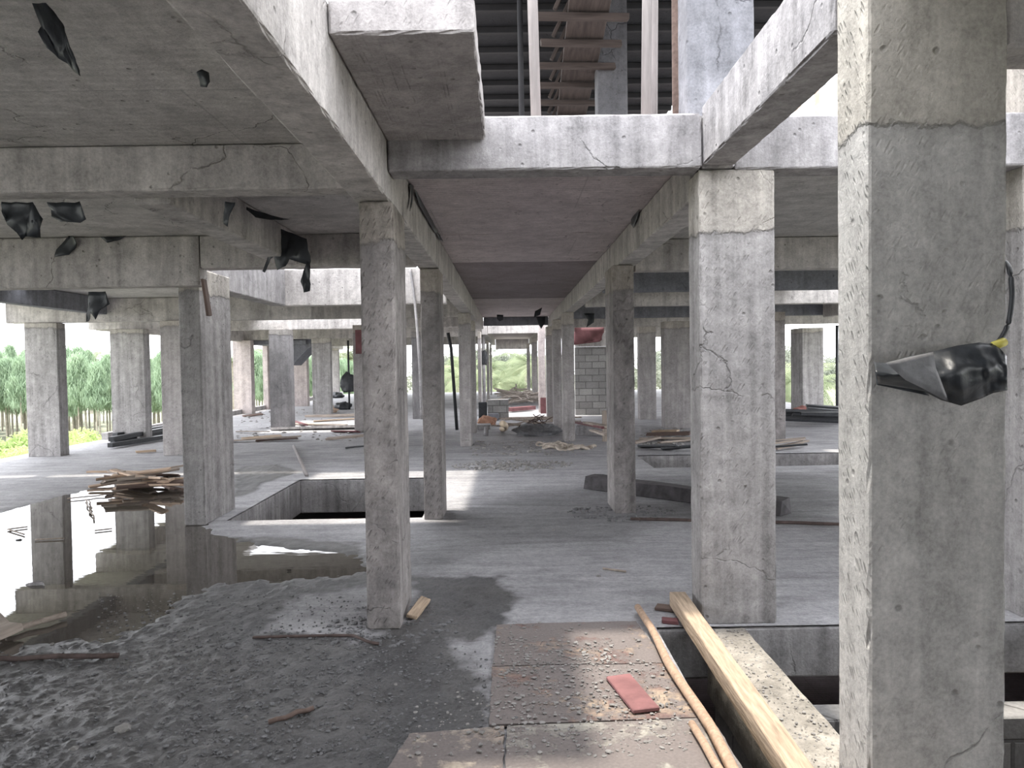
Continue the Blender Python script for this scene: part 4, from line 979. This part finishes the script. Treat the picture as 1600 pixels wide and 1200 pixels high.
def mk_palm(seed, h):
    rs = random.Random(seed); vs = []; fs = []
    for k in range(20):
        az = k*2.4+rs.uniform(-.2, .2); el = rs.uniform(-.2, 1.2); L = rs.uniform(1.9, 2.6)
        P_ = Vector((0, 0, h)); d = Vector((math.cos(az)*math.cos(el), math.sin(az)*math.cos(el), math.sin(el))); n = 26
        for i in range(n):
            t = i/n; d = (d+Vector((0, 0, -.075))).normalized(); Q = P_+d*L/n; side = d.cross(Vector((0, 0, 1))).normalized()
            b = len(vs); vs += [P_-side*.015, P_+side*.015, Q+side*.012, Q-side*.012]; fs.append((b, b+1, b+2, b+3))
            ll = .62*math.sin(PI*min(.97, t*.9+.12))
            for s in (-1, 1):
                tip = P_+side*s*ll*.75+d*ll*.35+Vector((0, 0, -ll*.45)); b = len(vs); w = d*.035
                vs += [P_, P_+w*1.3, tip+w*.2, tip]; fs.append((b, b+1, b+2, b+3))
            P_ = Q
    fm = pyd('crown', [tuple(v) for v in vs], fs); fm.materials.append(pal)
    tm = tube_mesh('trunk', [(0, 0, 0), (.15, 0, h*.4), (.1, .05, h*.8), (0, 0, h)], .17, 8, .1); tm.materials.append(trunkm); return fm, tm
def put(name, meshes, loc, sc, label, cat, group=None):
    E = empty(name, loc, random.random()*6.28); E.scale = (sc, sc, sc*random.uniform(.92, 1.1)); tag(E, label, cat, group)
    for nm, m_ in zip(('crown', 'trunk'), meshes):
        o = bpy.data.objects.new(nm, m_); C.objects.link(o); o.parent = E
cp = [mk_tree('cas') for _ in range(4)]; bp_ = [mk_tree('brd') for _ in range(3)]; sp_ = [mk_tree('shr') for _ in range(2)]
pp = [mk_palm(1, 3.0), mk_palm(2, 4.6), mk_palm(3, 1.6)]
# casuarina thicket at the left
for i in range(210):
    y = 50+random.random()*10 if i < 110 else 60+random.random()*12
    px = random.uniform(-60, 290) if i < 170 else random.uniform(380, 560)
    x = (px-794)/F*y
    put('casuarina_tree', random.choice(cp), (x, y, GZ0), random.uniform(.70, .98)*(y/58)**.3, 'feathery green casuarina in the thicket beyond the left slab edge', 'tree', 'casuarina thicket at the left')
for i in range(24):
    px = random.uniform(-20, 560); y = random.uniform(80, 95); x = (px-794)/F*y
    put('coconut_palm', pp[1], (x, y, GZ0), random.uniform(1.05, 1.3), 'distant palm top rising above the casuarina thicket', 'palm', 'palms behind the left thicket')
for i in range(30):
    px = random.choice([random.uniform(-20, 50), random.uniform(100, 180), random.uniform(350, 420), random.uniform(470, 560)]); y = random.uniform(30, 42); x = (px-794)/F*y
    x = min(x, -11)
    put('green_shrub', random.choice(sp_), (x, y, GZ0), random.uniform(1.0, 1.7), 'bright yellow green shrub on the ground beyond the left slab edge', 'shrub', 'shrubs beyond the left slab edge')
# far opening: palms and broad trees
for px, y, k, s in ((776, 50, 0, 1.15), (793, 58, 0, 1.1), (808, 50, 0, 1.05), (800, 66, 0, 1.4), (822, 56, 1, 1.12), (770, 64, 1, 1.0), (729, 50, 0, 1.2), (712, 56, 0, 1.3), (718, 66, 1, 1.0), (835, 50, 1, 1.0), (700, 60, 0, 1.3), (785, 46, 0, .9)):
    put('coconut_palm', pp[k], ((px-794)/F*y, y, GZ0), s, 'coconut palm beyond the far end of the building', 'palm', 'palms beyond the far opening')
for i in range(34):
    y = random.uniform(75, 100); px = random.uniform(660, 870)
    put('broadleaf_tree', random.choice(bp_), ((px-794)/F*y, y, GZ0), random.uniform(.85, 1.0), 'hazy broad tree behind the palms beyond the far opening', 'tree', 'broad trees beyond the far opening')
for i in range(46):
    y = random.uniform(62, 95); px = random.uniform(1000, 1420); x = (px-794)/F*y
    put('broadleaf_tree', random.choice(bp_), (x, y, GZ0), random.uniform(.75, 1.0), 'broad green tree beyond the right slab edge', 'tree', 'trees beyond the right slab edge')
for i in range(10):
    y = random.uniform(36, 52); px = random.uniform(1222, 1330); x = max(12.5, (px-794)/F*y)
    put('green_shrub' if i % 2 else 'coconut_palm', sp_[0] if i % 2 else pp[0], (x, y, GZ0), random.uniform(.9, 1.3), 'bright %s beyond the right slab edge' % ('shrub' if i % 2 else 'young palm'), 'shrub' if i % 2 else 'palm', 'shrubs beyond the right slab edge' if i % 2 else 'young palms beyond the right slab edge')
